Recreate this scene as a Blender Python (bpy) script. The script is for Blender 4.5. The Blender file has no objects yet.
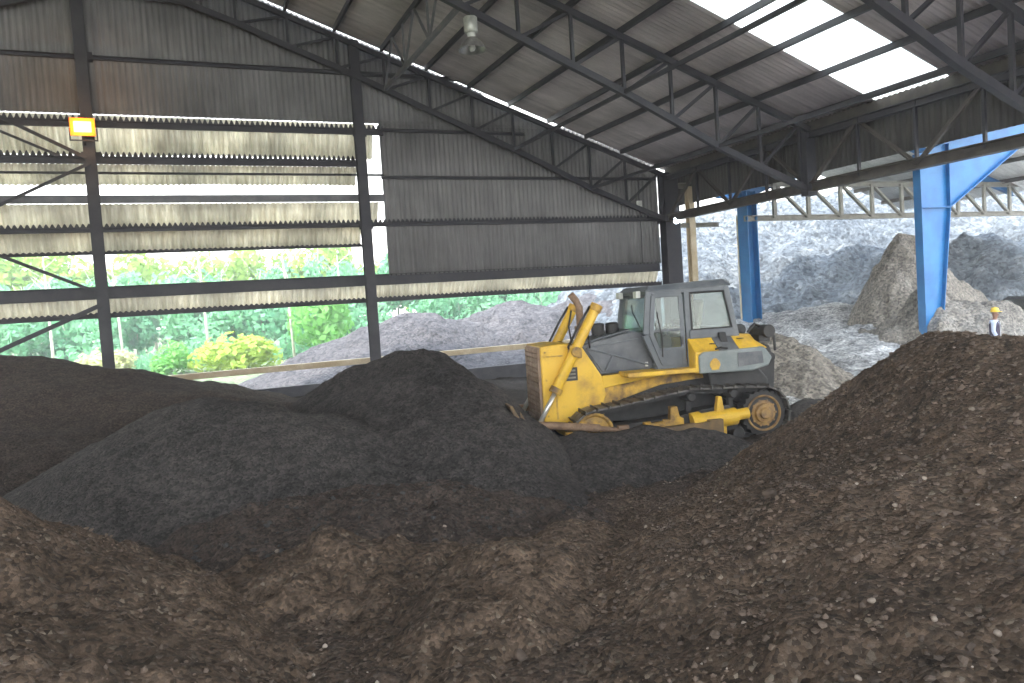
import bpy, bmesh, math, random
import numpy as np
from mathutils import Vector, Matrix
PI = math.pi
C = bpy.context.scene.collection
rnd = random.Random(7)
HAZE = .003

# ------------------------------------------------------------------ helpers
class MB:
    def __init__(self):
        self.v = []; self.f = []
    def add(self, vs, fs):
        b = len(self.v)
        self.v.extend(tuple(p) for p in vs)
        self.f.extend(tuple(i + b for i in q) for q in fs)
        return self
    def hexa(self, a, b):
        """two quads (lists of four points) joined into a closed block"""
        return self.add(list(a) + list(b), [(3, 2, 1, 0), (4, 5, 6, 7), (0, 1, 5, 4), (1, 2, 6, 5), (2, 3, 7, 6), (3, 0, 4, 7)])
    def box(self, c, s, M=None):
        x, y, z = [k / 2 for k in s]
        p = [Vector(q) for q in ((-x, -y, -z), (x, -y, -z), (x, y, -z), (-x, y, -z), (-x, -y, z), (x, -y, z), (x, y, z), (-x, y, z))]
        if M: p = [M @ q for q in p]
        p = [q + Vector(c) for q in p]
        return self.hexa(p[:4], p[4:])
    def prism(self, poly, f0, f1):
        """polygon of 2-D points carried from f0(p) to f1(p)"""
        n = len(poly)
        vs = [f0(*p) for p in poly] + [f1(*p) for p in poly]
        fs = [tuple(range(n - 1, -1, -1)), tuple(range(n, 2 * n))]
        fs += [(i, (i + 1) % n, n + (i + 1) % n, n + i) for i in range(n)]
        return self.add(vs, fs)
    def xz(self, poly, y0, y1):
        return self.prism(poly, lambda x, z: (x, y0, z), lambda x, z: (x, y1, z))
    def yz(self, poly, x0, x1):
        return self.prism(poly, lambda y, z: (x0, y, z), lambda y, z: (x1, y, z))
    def bar(self, p0, p1, prof, up=(0, 0, 1)):
        p0 = Vector(p0); p1 = Vector(p1); d = (p1 - p0).normalized(); up = Vector(up)
        if abs(d.dot(up)) > .98: up = Vector((0, 1, 0)) if abs(d.y) < .9 else Vector((1, 0, 0))
        s = d.cross(up).normalized(); u = s.cross(d)
        return self.prism(prof, lambda a, b: p0 + s * a + u * b, lambda a, b: p1 + s * a + u * b)
    def beam(self, p0, p1, w, h, up=(0, 0, 1)):
        return self.bar(p0, p1, [(-w / 2, -h / 2), (w / 2, -h / 2), (w / 2, h / 2), (-w / 2, h / 2)], up)
    def ibeam(self, p0, p1, w, h, t=.03, up=(0, 0, 1)):
        a, b = w / 2, h / 2
        return self.bar(p0, p1, [(-a, -b), (a, -b), (a, -b + t), (t / 2, -b + t), (t / 2, b - t), (a, b - t), (a, b), (-a, b), (-a, b - t), (-t / 2, b - t), (-t / 2, -b + t), (-a, -b + t)], up)
    def angle(self, p0, p1, w, h, t=.02, up=(0, 0, 1)):
        return self.bar(p0, p1, [(-w / 2, -h / 2), (w / 2, -h / 2), (w / 2, -h / 2 + t), (-w / 2 + t, -h / 2 + t), (-w / 2 + t, h / 2), (-w / 2, h / 2)], up)
    def cee(self, p0, p1, w, h, t=.02, up=(0, 0, 1)):
        a, b = w / 2, h / 2
        return self.bar(p0, p1, [(-a, -b), (a, -b), (a, -b + t), (-a + t, -b + t), (-a + t, b - t), (a, b - t), (a, b), (-a, b)], up)
    def tube(self, pts, r, n=10):
        pts = [Vector(p) for p in pts]; rs = r if isinstance(r, (list, tuple)) else [r] * len(pts)
        b = len(self.v); prev = None
        for i, p in enumerate(pts):
            d = (pts[min(i + 1, len(pts) - 1)] - pts[max(i - 1, 0)]).normalized()
            if prev is None:
                a = Vector((0, 0, 1)) if abs(d.z) < .9 else Vector((1, 0, 0))
                s = d.cross(a).normalized()
            else:
                s = (prev - d * prev.dot(d)).normalized()
            prev = s; u = s.cross(d)
            for k in range(n):
                t = 2 * PI * k / n
                self.v.append(tuple(p + (s * math.cos(t) + u * math.sin(t)) * rs[i]))
        for i in range(len(pts) - 1):
            for k in range(n):
                k2 = (k + 1) % n
                self.f.append((b + i * n + k, b + i * n + k2, b + (i + 1) * n + k2, b + (i + 1) * n + k))
        self.f.append(tuple(b + k for k in range(n - 1, -1, -1)))
        self.f.append(tuple(b + (len(pts) - 1) * n + k for k in range(n)))
        return self
    def cyl(self, p0, p1, r0, r1=None, n=20):
        return self.tube([p0, p1], [r0, r0 if r1 is None else r1], n)
    def lathe(self, prof, c, axis='y', n=32):
        b = len(self.v)
        for r, h in prof:
            for k in range(n):
                t = 2 * PI * k / n; a, d = r * math.cos(t), r * math.sin(t)
                q = (a, h, d) if axis == 'y' else (a, d, h) if axis == 'z' else (h, a, d)
                self.v.append((q[0] + c[0], q[1] + c[1], q[2] + c[2]))
        for i in range(len(prof) - 1):
            for k in range(n):
                k2 = (k + 1) % n
                self.f.append((b + i * n + k, b + i * n + k2, b + (i + 1) * n + k2, b + (i + 1) * n + k))
        return self
    def corr(self, o, across, along, nrm, width, length, pitch, amp, seg=6, rows=1, jit=0.):
        """one corrugated sheet: waves across, ribs along"""
        o, a, l, n = Vector(o), Vector(across), Vector(along), Vector(nrm)
        m = max(2, int(width / pitch * seg)); b = len(self.v)
        for j in range(rows + 1):
            for i in range(m + 1):
                x = width * i / m
                e = (math.sin(x * 1.7) + math.sin(x * .53 + 1)) * jit if j == rows else 0
                self.v.append(tuple(o + a * x + l * (length * j / rows + e) + n * (amp * math.sin(2 * PI * x / pitch))))
        for j in range(rows):
            for i in range(m):
                p = b + j * (m + 1) + i
                self.f.append((p, p + 1, p + m + 2, p + m + 1))
        return self
    def build(self, name, mat, parent=None, bevel=0, smooth=False, thick=0):
        me = bpy.data.meshes.new(name); me.from_pydata(self.v, [], self.f); me.update()
        bm = bmesh.new(); bm.from_mesh(me); bmesh.ops.recalc_face_normals(bm, faces=bm.faces); bm.to_mesh(me); bm.free()
        o = bpy.data.objects.new(name, me); C.objects.link(o)
        if mat: me.materials.append(mat)
        if smooth:
            for p in me.polygons: p.use_smooth = True
        if thick:
            m = o.modifiers.new('t', 'SOLIDIFY'); m.thickness = thick; m.offset = 0
        if bevel:
            m = o.modifiers.new('b', 'BEVEL'); m.width = bevel; m.segments = 2; m.limit_method = 'ANGLE'; m.angle_limit = .7
        if parent: o.parent = parent
        return o

def tag(o, label=None, cat=None, group=None, kind=None):
    if label: o['label'] = label
    if cat: o['category'] = cat
    if group: o['group'] = group
    if kind: o['kind'] = kind
    return o
def thing(name, label, cat, loc=(0, 0, 0), rz=0, group=None):
    o = bpy.data.objects.new(name, None); C.objects.link(o)
    o.location = loc; o.rotation_euler = (0, 0, rz); o.empty_display_size = .3
    return tag(o, label, cat, group, 'thing')
def struct(o):
    o['kind'] = 'structure'; return o

# ------------------------------------------------------------------ numpy noise
def _hash(ix, iy, seed):
    n = (ix.astype(np.int64) * 374761393 + iy.astype(np.int64) * 668265263 + seed * 974711) & 0x7fffffff
    n = ((n ^ (n >> 13)) * 1274126177) & 0x7fffffff
    n = n ^ (n >> 16)
    return (n & 0xffff) / 65535.0
def vnoise(x, y, seed=0):
    ix, iy = np.floor(x), np.floor(y); fx, fy = x - ix, y - iy
    fx = fx * fx * fx * (fx * (fx * 6 - 15) + 10); fy = fy * fy * fy * (fy * (fy * 6 - 15) + 10)
    a, b = _hash(ix, iy, seed), _hash(ix + 1, iy, seed)
    c, d = _hash(ix, iy + 1, seed), _hash(ix + 1, iy + 1, seed)
    return ((a * (1 - fx) + b * fx) * (1 - fy) + (c * (1 - fx) + d * fx) * fy) * 2 - 1
def fbm(x, y, scale, octv=4, seed=0, gain=.5, ridge=False):
    r = 0; amp = 1; f = 1 / scale
    for k in range(octv):
        n = vnoise(x * f + 17.3 * k, y * f - 9.1 * k, seed + k)
        if ridge: n = 1 - 2 * np.abs(n)
        r = r + n * amp; amp *= gain; f *= 2.03
    return r

# ------------------------------------------------------------------ materials
def new_mat(name):
    m = bpy.data.materials.new(name); m.use_nodes = True
    nt = m.node_tree; return m, nt, nt.nodes['Principled BSDF'], nt.nodes, nt.links
def ramp(nd, pts):
    r = nd.new('ShaderNodeValToRGB'); e = r.color_ramp.elements
    while len(e) < len(pts): e.new(.5)
    for i, (p, c) in enumerate(pts):
        e[i].position = p; e[i].color = (c[0], c[1], c[2], 1)
    return r
def noise_node(nd, ln, vec, scale, detail=4, rough=.55):
    n = nd.new('ShaderNodeTexNoise'); n.inputs['Scale'].default_value = scale
    n.inputs['Detail'].default_value = detail; n.inputs['Roughness'].default_value = rough
    ln.new(vec, n.inputs['Vector']); return n
def mixc(nd, ln, fac, a, b, mode='MIX'):
    m = nd.new('ShaderNodeMix'); m.data_type = 'RGBA'; m.blend_type = mode
    for sock, val in ((m.inputs[0], fac), (m.inputs[6], a), (m.inputs[7], b)):
        if hasattr(val, 'is_linked'): ln.new(val, sock)
        elif isinstance(val, (int, float)): sock.default_value = val
        else: sock.default_value = (val[0], val[1], val[2], 1)
    return m.outputs[2]
def bump(nd, ln, b, h, strength, dist):
    n = nd.new('ShaderNodeBump'); n.inputs['Strength'].default_value = strength; n.inputs['Distance'].default_value = dist
    ln.new(h, n.inputs['Height']); ln.new(n.outputs[0], b.inputs['Normal']); return n

def pmat(name, c1, c2=None, scale=3., rough=.6, metal=0., bmp=0., bscale=30., lo=.4, hi=.62, stretch=(1, 1, 1), spec=.5):
    m, nt, b, nd, ln = new_mat(name)
    tc = nd.new('ShaderNodeTexCoord'); mp = nd.new('ShaderNodeMapping'); mp.inputs['Scale'].default_value = stretch
    ln.new(tc.outputs['Object'], mp.inputs['Vector'])
    b.inputs['Roughness'].default_value = rough; b.inputs['Metallic'].default_value = metal
    b.inputs['Specular IOR Level'].default_value = spec
    if c2 is None: c2 = [k * .7 for k in c1]
    n = noise_node(nd, ln, mp.outputs[0], scale, 6, .62)
    r = ramp(nd, [(lo, c1), (hi, c2)]); ln.new(n.outputs[0], r.inputs[0]); ln.new(r.outputs[0], b.inputs['Base Color'])
    if bmp:
        n2 = noise_node(nd, ln, mp.outputs[0], bscale, 4); bump(nd, ln, b, n2.outputs[0], bmp, .02)
    return m

def soil(name, dark, mid, light, speck, big=.35, speck_amt=.5, rough=.95, bstr=1., fine=1.):
    """loose bulk material: broad tone patches, clumps, single grains"""
    m, nt, b, nd, ln = new_mat(name)
    tc = nd.new('ShaderNodeTexCoord'); v = tc.outputs['Object']
    n1 = noise_node(nd, ln, v, big, 5, .6); n2 = noise_node(nd, ln, v, 5 * fine, 6, .68)
    base = ramp(nd, [(.34, dark), (.5, mid), (.68, light)])
    ad = nd.new('ShaderNodeMath'); ad.operation = 'MULTIPLY_ADD'; ln.new(n2.outputs[0], ad.inputs[0]); ad.inputs[1].default_value = .62
    sc = nd.new('ShaderNodeMath'); sc.operation = 'MULTIPLY'; ln.new(n1.outputs[0], sc.inputs[0]); sc.inputs[1].default_value = .38
    ln.new(sc.outputs[0], ad.inputs[2]); ln.new(ad.outputs[0], base.inputs[0])
    vo = nd.new('ShaderNodeTexVoronoi'); vo.inputs['Scale'].default_value = 26 * fine; ln.new(v, vo.inputs['Vector'])
    sep = nd.new('ShaderNodeSeparateColor'); ln.new(vo.outputs['Color'], sep.inputs[0])
    g = ramp(nd, [(.0, (.38, .38, .38)), (.45, (.95, .95, .95)), (.9, (1.55, 1.5, 1.45))]); ln.new(sep.outputs[0], g.inputs[0])
    c = mixc(nd, ln, .8, base.outputs[0], g.outputs[0], 'MULTIPLY')
    sr = ramp(nd, [(.90, (0, 0, 0)), (.97, (1, 1, 1))]); ln.new(sep.outputs[1], sr.inputs[0])
    n3 = noise_node(nd, ln, v, 1.3, 3); s3 = ramp(nd, [(.42, (0, 0, 0)), (.7, (speck_amt,) * 3)]); ln.new(n3.outputs[0], s3.inputs[0])
    mu = nd.new('ShaderNodeMath'); mu.operation = 'MULTIPLY'; ln.new(sr.outputs[0], mu.inputs[0]); ln.new(s3.outputs[0], mu.inputs[1])
    c = mixc(nd, ln, mu.outputs[0], c, speck)
    ln.new(c, b.inputs['Base Color']); b.inputs['Roughness'].default_value = rough; b.inputs['Specular IOR Level'].default_value = .2
    n4 = noise_node(nd, ln, v, 14 * fine, 6, .7)
    a2 = nd.new('ShaderNodeMath'); a2.operation = 'MULTIPLY_ADD'; ln.new(vo.outputs['Distance'], a2.inputs[0]); a2.inputs[1].default_value = -.5; ln.new(n4.outputs[0], a2.inputs[2])
    bump(nd, ln, b, a2.outputs[0], bstr * .55, .08 / fine)
    return m

def sheet(name, c1, c2, axis_scale, trans=0.):
    """corrugated steel or fibre sheet with streaks running down the ribs"""
    m, nt, b, nd, ln = new_mat(name)
    tc = nd.new('ShaderNodeTexCoord'); mp = nd.new('ShaderNodeMapping'); mp.inputs['Scale'].default_value = axis_scale
    ln.new(tc.outputs['Object'], mp.inputs['Vector'])
    n = noise_node(nd, ln, mp.outputs[0], 1.6, 6, .66); r = ramp(nd, [(.35, c1), (.66, c2)]); ln.new(n.outputs[0], r.inputs[0])
    n2 = noise_node(nd, ln, tc.outputs['Object'], .5, 4); r2 = ramp(nd, [(.35, (.72, .72, .72)), (.65, (1.1, 1.1, 1.1))]); ln.new(n2.outputs[0], r2.inputs[0])
    c = mixc(nd, ln, 1., r.outputs[0], r2.outputs[0], 'MULTIPLY')
    ln.new(c, b.inputs['Base Color']); b.inputs['Roughness'].default_value = .6; b.inputs['Specular IOR Level'].default_value = .3
    if trans:
        t = nd.new('ShaderNodeBsdfTranslucent'); ln.new(c, t.inputs['Color'])
        mx = nd.new('ShaderNodeMixShader'); mx.inputs[0].default_value = trans
        ln.new(b.outputs[0], mx.inputs[1]); ln.new(t.outputs[0], mx.inputs[2]); ln.new(mx.outputs[0], nd['Material Output'].inputs[0])
    return m
def emit(name, col, s):
    m, nt, b, nd, ln = new_mat(name)
    b.inputs['Base Color'].default_value = (*col, 1); b.inputs['Emission Color'].default_value = (*col, 1); b.inputs['Emission Strength'].default_value = s
    return m
def glass(name, tint, gl=.12):
    m, nt, b, nd, ln = new_mat(name)
    t = nd.new('ShaderNodeBsdfTransparent'); t.inputs[0].default_value = (*tint, 1)
    g = nd.new('ShaderNodeBsdfGlossy'); g.inputs['Roughness'].default_value = .05
    lw = nd.new('ShaderNodeLayerWeight'); lw.inputs[0].default_value = .25
    mx = nd.new('ShaderNodeMixShader'); mu = nd.new('ShaderNodeMath'); mu.operation = 'MULTIPLY_ADD'
    ln.new(lw.outputs['Fresnel'], mu.inputs[0]); mu.inputs[1].default_value = .6; mu.inputs[2].default_value = gl * .3
    ln.new(mu.outputs[0], mx.inputs[0]); ln.new(t.outputs[0], mx.inputs[1]); ln.new(g.outputs[0], mx.inputs[2])
    d = nd.new('ShaderNodeBsdfDiffuse'); d.inputs[0].default_value = (.5, .5, .46, 1)
    m2 = nd.new('ShaderNodeMixShader'); m2.inputs[0].default_value = gl
    ln.new(mx.outputs[0], m2.inputs[1]); ln.new(d.outputs[0], m2.inputs[2]); ln.new(m2.outputs[0], nd['Material Output'].inputs[0])
    return m

M = {}
M['brown'] = soil('compost_brown', (.032, .024, .018), (.086, .062, .045), (.180, .130, .094), (.42, .36, .28), .35, .5)
M['brown_dark'] = soil('compost_dark_brown', (.028, .023, .021), (.055, .043, .037), (.10, .077, .063), (.30, .25, .2), .3, .25)
M['black'] = soil('compost_black', (.021, .019, .019), (.045, .041, .040), (.082, .074, .069), (.2, .19, .18), .4, .1)
M['track_soil'] = soil('trodden_soil', (.036, .029, .025), (.078, .058, .043), (.14, .10, .07), (.42, .36, .28), .3, .35)
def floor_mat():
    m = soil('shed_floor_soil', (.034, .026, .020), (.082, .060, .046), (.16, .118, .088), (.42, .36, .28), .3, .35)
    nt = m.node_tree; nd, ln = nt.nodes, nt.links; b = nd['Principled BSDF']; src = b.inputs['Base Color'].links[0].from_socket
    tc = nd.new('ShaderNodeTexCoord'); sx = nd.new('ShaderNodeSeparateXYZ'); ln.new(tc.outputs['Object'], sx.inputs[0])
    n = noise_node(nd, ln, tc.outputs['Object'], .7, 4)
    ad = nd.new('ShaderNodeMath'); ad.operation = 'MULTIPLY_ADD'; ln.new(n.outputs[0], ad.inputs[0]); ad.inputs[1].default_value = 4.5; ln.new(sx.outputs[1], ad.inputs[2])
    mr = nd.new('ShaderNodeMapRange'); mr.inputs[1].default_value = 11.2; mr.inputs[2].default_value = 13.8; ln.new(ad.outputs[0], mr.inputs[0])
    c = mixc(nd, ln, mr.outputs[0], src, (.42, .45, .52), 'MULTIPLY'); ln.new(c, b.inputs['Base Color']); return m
M['black_grey'] = soil('compost_grey_black', (.023, .0215, .021), (.050, .046, .0445), (.091, .083, .077), (.2, .19, .18), .4, .12)
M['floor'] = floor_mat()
M['ash'] = soil('pale_ash', (.065, .08, .10), (.14, .16, .182), (.26, .275, .285), (.36, .37, .37), .11, .4, fine=.22)
M['ash_brown'] = soil('tan_ash', (.13, .12, .105), (.23, .21, .185), (.36, .335, .30), (.45, .42, .36), .4, .4, fine=.6)
M['ash_dark'] = soil('dirty_ash', (.07, .07, .073), (.42, .425, .435), (.82, .83, .84), (.85, .85, .85), .7, .4, fine=.6)
M['outer_heap'] = soil('outer_heap', (.055, .055, .062), (.095, .092, .10), (.145, .138, .142), (.3, .3, .3), .25, .3, fine=.35)
M['grassland'] = soil('scrub_ground', (.12, .17, .10), (.18, .23, .13), (.25, .30, .17), (.4, .42, .3), .2, .3, fine=.2)
M['wall_sheet'] = sheet('weathered_wall_sheet', (.195, .19, .195), (.31, .298, .295), (5., 1, .22))
M['roof_sheet'] = sheet('weathered_roof_sheet', (.43, .38, .385), (.61, .545, .54), (.15, 3., .15))
M['louvre'] = sheet('cream_louvre_sheet', (.62, .575, .48), (.86, .82, .72), (4., .6, .3), .62)
M['skylight'] = sheet('clear_fibre_sheet', (.72, .76, .70), (.88, .9, .84), (.2, 3.5, .2), .85)
M['fascia'] = sheet('dark_fascia_sheet', (.06, .055, .052), (.12, .11, .10), (3., 3., .2))
M['annex_sheet'] = sheet('pale_annex_sheet', (.60, .59, .55), (.74, .73, .69), (.15, 3., .15))
M['steel'] = pmat('painted_dark_steel', (.026, .025, .034), (.045, .042, .048), 2., .6)
M['steel_brown'] = pmat('brown_steel', (.045, .037, .032), (.085, .07, .058), 2.5, .6)
M['steel_grey'] = pmat('grey_steel', (.12, .12, .135), (.19, .185, .19), 2., .5)
M['steel_pale'] = pmat('pale_galvanised_steel', (.19, .18, .15), (.27, .26, .22), 2.5, .5)
M['cream_paint'] = pmat('cream_paint', (.62, .56, .42), (.75, .70, .58), 2., .5)
M['beam_tan'] = pmat('tan_beam', (.46, .36, .22), (.62, .52, .36), 1.4, .6)
M['concrete_dark'] = pmat('shaded_low_wall', (.05, .05, .06), (.09, .088, .095), 1.5, .8)  # the low wall's shade is put into its dark colour
M['blue'] = pmat('blue_paint', (.007, .125, .35), (.018, .18, .43), 1.2, .4)
M['yellow'] = pmat('bulldozer_yellow', (.74, .46, .04), (.36, .20, .05), 2.0, .45, bmp=.1, lo=.47, hi=.74)
M['yellow_dirty'] = pmat('soiled_yellow', (.58, .34, .04), (.15, .09, .045), 3.2, .6, lo=.42, hi=.66)
M['cab_grey'] = pmat('cab_grey_paint', (.085, .098, .112), (.125, .135, .145), 3., .42)
M['panel_grey'] = pmat('dusty_panel_grey', (.075, .082, .094), (.155, .16, .165), 2.2, .5)
M['tank_grey'] = pmat('tank_grey_paint', (.17, .20, .20), (.24, .26, .25), 2.5, .5)
M['rusty_mesh'] = pmat('dusty_brown_grille', (.20, .13, .085), (.34, .24, .16), 6., .8, bmp=.4, bscale=60)
M['black_rubber'] = pmat('blackened_parts', (.016, .016, .017), (.035, .033, .032), 5., .6)
M['track_steel'] = pmat('worn_track_steel', (.06, .056, .052), (.15, .138, .125), 7., .6, metal=.1)
M['rust'] = pmat('brown_rusted_steel', (.16, .095, .055), (.28, .18, .11), 6., .6)
M['chrome'] = pmat('bright_rod', (.72, .71, .68), (.6, .58, .54), 4., .3, metal=.6)
M['white_paint'] = pmat('white_paint', (.75, .75, .72), (.6, .6, .57), 5., .5)
M['fabric_brown'] = pmat('seat_cover', (.42, .36, .30), (.30, .25, .2), 6., .9)
M['glass'] = glass('dusty_cab_glass', (.86, .93, .92), .10)
M['lamp_orange'] = emit('sodium_lamp_glass', (1., .62, .16), 2.2); M['lamp_amber'] = emit('amber_glow_rim', (1., .22, .008), .45)
M['lamp_blue'] = emit('white_lamp_glass', (.72, .82, 1.), 14)
M['galv'] = pmat('lamp_housing', (.42, .43, .40), (.55, .55, .5), 6., .4, metal=.3)
M['spun'] = pmat('spun_reflector', (.30, .29, .28), (.42, .41, .39), 5., .35, metal=.6)
M['stone'] = pmat('pale_stone', (.40, .345, .285), (.26, .215, .175), 9., .9, bmp=.4)
M['clod'] = pmat('brown_clod', (.07, .052, .040), (.165, .12, .09), 1.7, .95, bmp=.5, bscale=18)
M['clod_black'] = pmat('black_clod', (.03, .03, .03), (.06, .056, .053), 1.7, .95, bmp=.5, bscale=18)
M['bark_pale'] = pmat('pale_bark', (.62, .60, .52), (.45, .43, .37), 3., .8)
def leafmat(name, a, b, t=.45):
    m, nt, p, nd, ln = new_mat(name)
    oi = nd.new('ShaderNodeObjectInfo'); tc = nd.new('ShaderNodeTexCoord')
    n = noise_node(nd, ln, tc.outputs['Object'], 1.1, 3); r = ramp(nd, [(.35, a), (.65, b)]); ln.new(n.outputs[0], r.inputs[0])
    c = mixc(nd, ln, oi.outputs['Random'], r.outputs[0], b)
    ln.new(c, p.inputs['Base Color']); p.inputs['Roughness'].default_value = .6
    tr = nd.new('ShaderNodeBsdfTranslucent'); ln.new(c, tr.inputs[0]); mx = nd.new('ShaderNodeMixShader'); mx.inputs[0].default_value = t
    ln.new(p.outputs[0], mx.inputs[1]); ln.new(tr.outputs[0], mx.inputs[2]); ln.new(mx.outputs[0], nd['Material Output'].inputs[0])
    return m
M['leaf_teal'] = leafmat('blue_green_leaves', (.13, .40, .22), (.24, .54, .29))
M['leaf_lime'] = leafmat('lime_leaves', (.27, .50, .07), (.40, .60, .10))
M['leaf_yellow'] = leafmat('yellow_green_leaves', (.30, .52, .06), (.46, .60, .10))
M['leaf_green'] = leafmat('fresh_green_leaves', (.16, .48, .10), (.26, .58, .14))
M['leaf_pale'] = leafmat('pale_straw_leaves', (.55, .58, .28), (.66, .66, .38))

# ------------------------------------------------------------------ heaps
def ridge_h(X, Y, line, slope, c=.7, fn=None):
    """height of a heap with a crest polyline and sides at the angle of repose"""
    best = np.full(X.shape, -9.)
    L = line if len(line) > 1 else [line[0], (line[0][0] + .01, line[0][1], line[0][2])]
    for (x0, y0, z0), (x1, y1, z1) in zip(L[:-1], L[1:]):
        dx, dy = x1 - x0, y1 - y0; q = dx * dx + dy * dy
        t = np.clip(((X - x0) * dx + (Y - y0) * dy) / q, 0, 1)
        px, py = X - (x0 + dx * t), Y - (y0 + dy * t)
        d = np.sqrt(px * px + py * py)
        s = slope if fn is None else slope * fn(px / (d + 1e-6), py / (d + 1e-6))
        z = z0 + (z1 - z0) * t - s * (np.sqrt(d * d + c * c) - c)
        k = .25; h = np.clip(.5 + .5 * (best - z) / k, 0, 1)
        best = np.where(best < -8, z, z * (1 - h) + best * h + k * h * (1 - h))
    return best

def ground_h(X, Y):
    z = .09 * fbm(X, Y, 2.6, 3, 5) + .07 * fbm(X, Y, .7, 4, 9)
    # ruts left by the tracks, running towards the bulldozer
    z = z - .05 * np.exp(-((Y - 10.3 + .2 * X) / .35) ** 2) * (X < 9) - .04 * np.exp(-((Y - 9.0 + .25 * X) / .35) ** 2) * (X < 8)
    return z

HEAPS = {}
def heap(name, label, mat, line, slope, box, step, c=.7, fn=None, noise=(.06, .9, .035, .25), seed=1, ridge=0, extra=None, cat='heap', cut=-.12, base=None, scar=None):
    def h(X, Y):
        wx = X + .25 * c * fbm(X, Y, 1.6, 2, seed + 31); wy = Y + .25 * c * fbm(X, Y, 1.6, 2, seed + 47)
        z = ridge_h(wx, wy, line, slope, c, fn)
        if extra:
            for l2, s2, c2 in extra:
                z2 = ridge_h(wx, wy, l2, s2, c2); k = .3
                q = np.clip(.5 + .5 * (z - z2) / k, 0, 1); z = z2 * (1 - q) + z * q + k * q * (1 - q)
        z = z + noise[0] * fbm(X, Y, noise[1], 4, seed) + noise[2] * fbm(X, Y, noise[3], 3, seed + 11)
        if ridge: z = z + ridge * fbm(X, Y, 1.8, 3, seed + 3, ridge=True)
        if scar is not None: z = z + scar(X, Y)
        return z
    x0, x1, y0, y1 = box
    xs = np.arange(x0, x1 + step, step); ys = np.arange(y0, y1 + step, step)
    X, Y = np.meshgrid(xs, ys); Z = h(X, Y); ny, nx = X.shape
    keep = Z > ((ground_h(X, Y) if base is None else base) + cut)
    idx = np.arange(nx * ny).reshape(ny, nx)
    kf = keep[:-1, :-1] | keep[1:, :-1] | keep[:-1, 1:] | keep[1:, 1:]
    q = np.stack([idx[:-1, :-1], idx[:-1, 1:], idx[1:, 1:], idx[1:, :-1]], -1)[kf]
    used = np.unique(q); remap = np.full(nx * ny, -1); remap[used] = np.arange(len(used))
    V = np.stack([X.ravel(), Y.ravel(), Z.ravel()], -1)[used]
    # small sideways jostle so that the lumps overhang a little
    V[:, 0] += .3 * step * fbm(V[:, 0], V[:, 1], .3, 2, seed + 5); V[:, 1] += .3 * step * fbm(V[:, 0], V[:, 1], .3, 2, seed + 6)
    me = bpy.data.meshes.new(name); me.from_pydata(V.tolist(), [], remap[q].tolist()); me.update()
    me.materials.append(M[mat])
    for p in me.polygons: p.use_smooth = True
    o = bpy.data.objects.new(name, me); C.objects.link(o)
    if label: tag(o, label, cat, None, 'thing')
    HEAPS[label] = h
    return o, h

ICO = None
def clods(name, label, mat, h, n, box, size, seed, power=2.5, ok=None, flat=.75, floor=None):
    """loose lumps lying on a heap"""
    global ICO
    if ICO is None:
        bm = bmesh.new(); bmesh.ops.create_icosphere(bm, subdivisions=1, radius=1)
        ICO = (np.array([v.co[:] for v in bm.verts]), [[v.index for v in f.verts] for f in bm.faces]); bm.free()
    r = np.random.RandomState(seed); x0, x1, y0, y1 = box
    X = r.uniform(x0, x1, n); Y = r.uniform(y0, y1, n); Z = h(X, Y)
    g = ground_h(X, Y) if floor is None else floor(X, Y)
    m = Z > g
    if ok is not None: m &= ok(X, Y)
    X, Y, Z = X[m], Y[m], Z[m]; k = len(X)
    S = size[0] + (size[1] - size[0]) * r.rand(k) ** power
    vs, fs = ICO; nv = len(vs)
    V = vs[None] * (1 + .85 * (r.rand(k, nv, 1) - .5)) * np.stack([np.ones(k) * 1., .6 + .5 * r.rand(k), flat * (.6 + .5 * r.rand(k))], -1)[:, None]
    a = r.rand(k) * 2 * PI; ca, sa = np.cos(a)[:, None], np.sin(a)[:, None]
    V = np.stack([V[..., 0] * ca - V[..., 1] * sa, V[..., 0] * sa + V[..., 1] * ca, V[..., 2]], -1) * S[:, None, None]
    V += np.stack([X, Y, Z + S * .25], -1)[:, None]
    F = (np.array(fs)[None] + (np.arange(k) * nv)[:, None, None]).reshape(-1, 3)
    me = bpy.data.meshes.new(name); me.from_pydata(V.reshape(-1, 3).tolist(), [], F.tolist()); me.update(); me.materials.append(M[mat])
    o = bpy.data.objects.new(name, me); C.objects.link(o)
    return tag(o, label, 'gravel', None, 'stuff')

# ---- floor of the shed
def floor_mesh():
    xs = np.unique(np.concatenate([np.arange(-32, -3, .5), np.arange(-3, 12.5, .06), np.arange(12.5, 26, .25)]))
    ys = np.unique(np.concatenate([np.arange(-16, 3, .5), np.arange(3, 14, .06), np.arange(14, 30.01, .25)]))
    X, Y = np.meshgrid(xs, ys); Z = ground_h(X, Y) + .02 * fbm(X, Y, .22, 3, 77)
    ny, nx = X.shape; idx = np.arange(nx * ny).reshape(ny, nx)
    q = np.stack([idx[:-1, :-1], idx[:-1, 1:], idx[1:, 1:], idx[1:, :-1]], -1).reshape(-1, 4)
    me = bpy.data.meshes.new('floor'); me.from_pydata(np.stack([X.ravel(), Y.ravel(), Z.ravel()], -1).tolist(), [], q.tolist()); me.update()
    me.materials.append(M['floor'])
    for p in me.polygons: p.use_smooth = True
    o = bpy.data.objects.new('floor', me); C.objects.link(o); return struct(o)
floor_mesh()
gmb = MB(); gmb.add([(-160, 30.3, -.35), (200, 30.3, -.35), (200, 260, 1.5), (-160, 260, 1.5)], [(0, 1, 2, 3)])
emb = MB(); emb.add([(26, -60, -.3), (260, -60, -.3), (260, 58, -.3), (26, 58, -.3)], [(0, 1, 2, 3)]); struct(emb.build('ground_ash_yard', M['ash_dark']))
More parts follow.
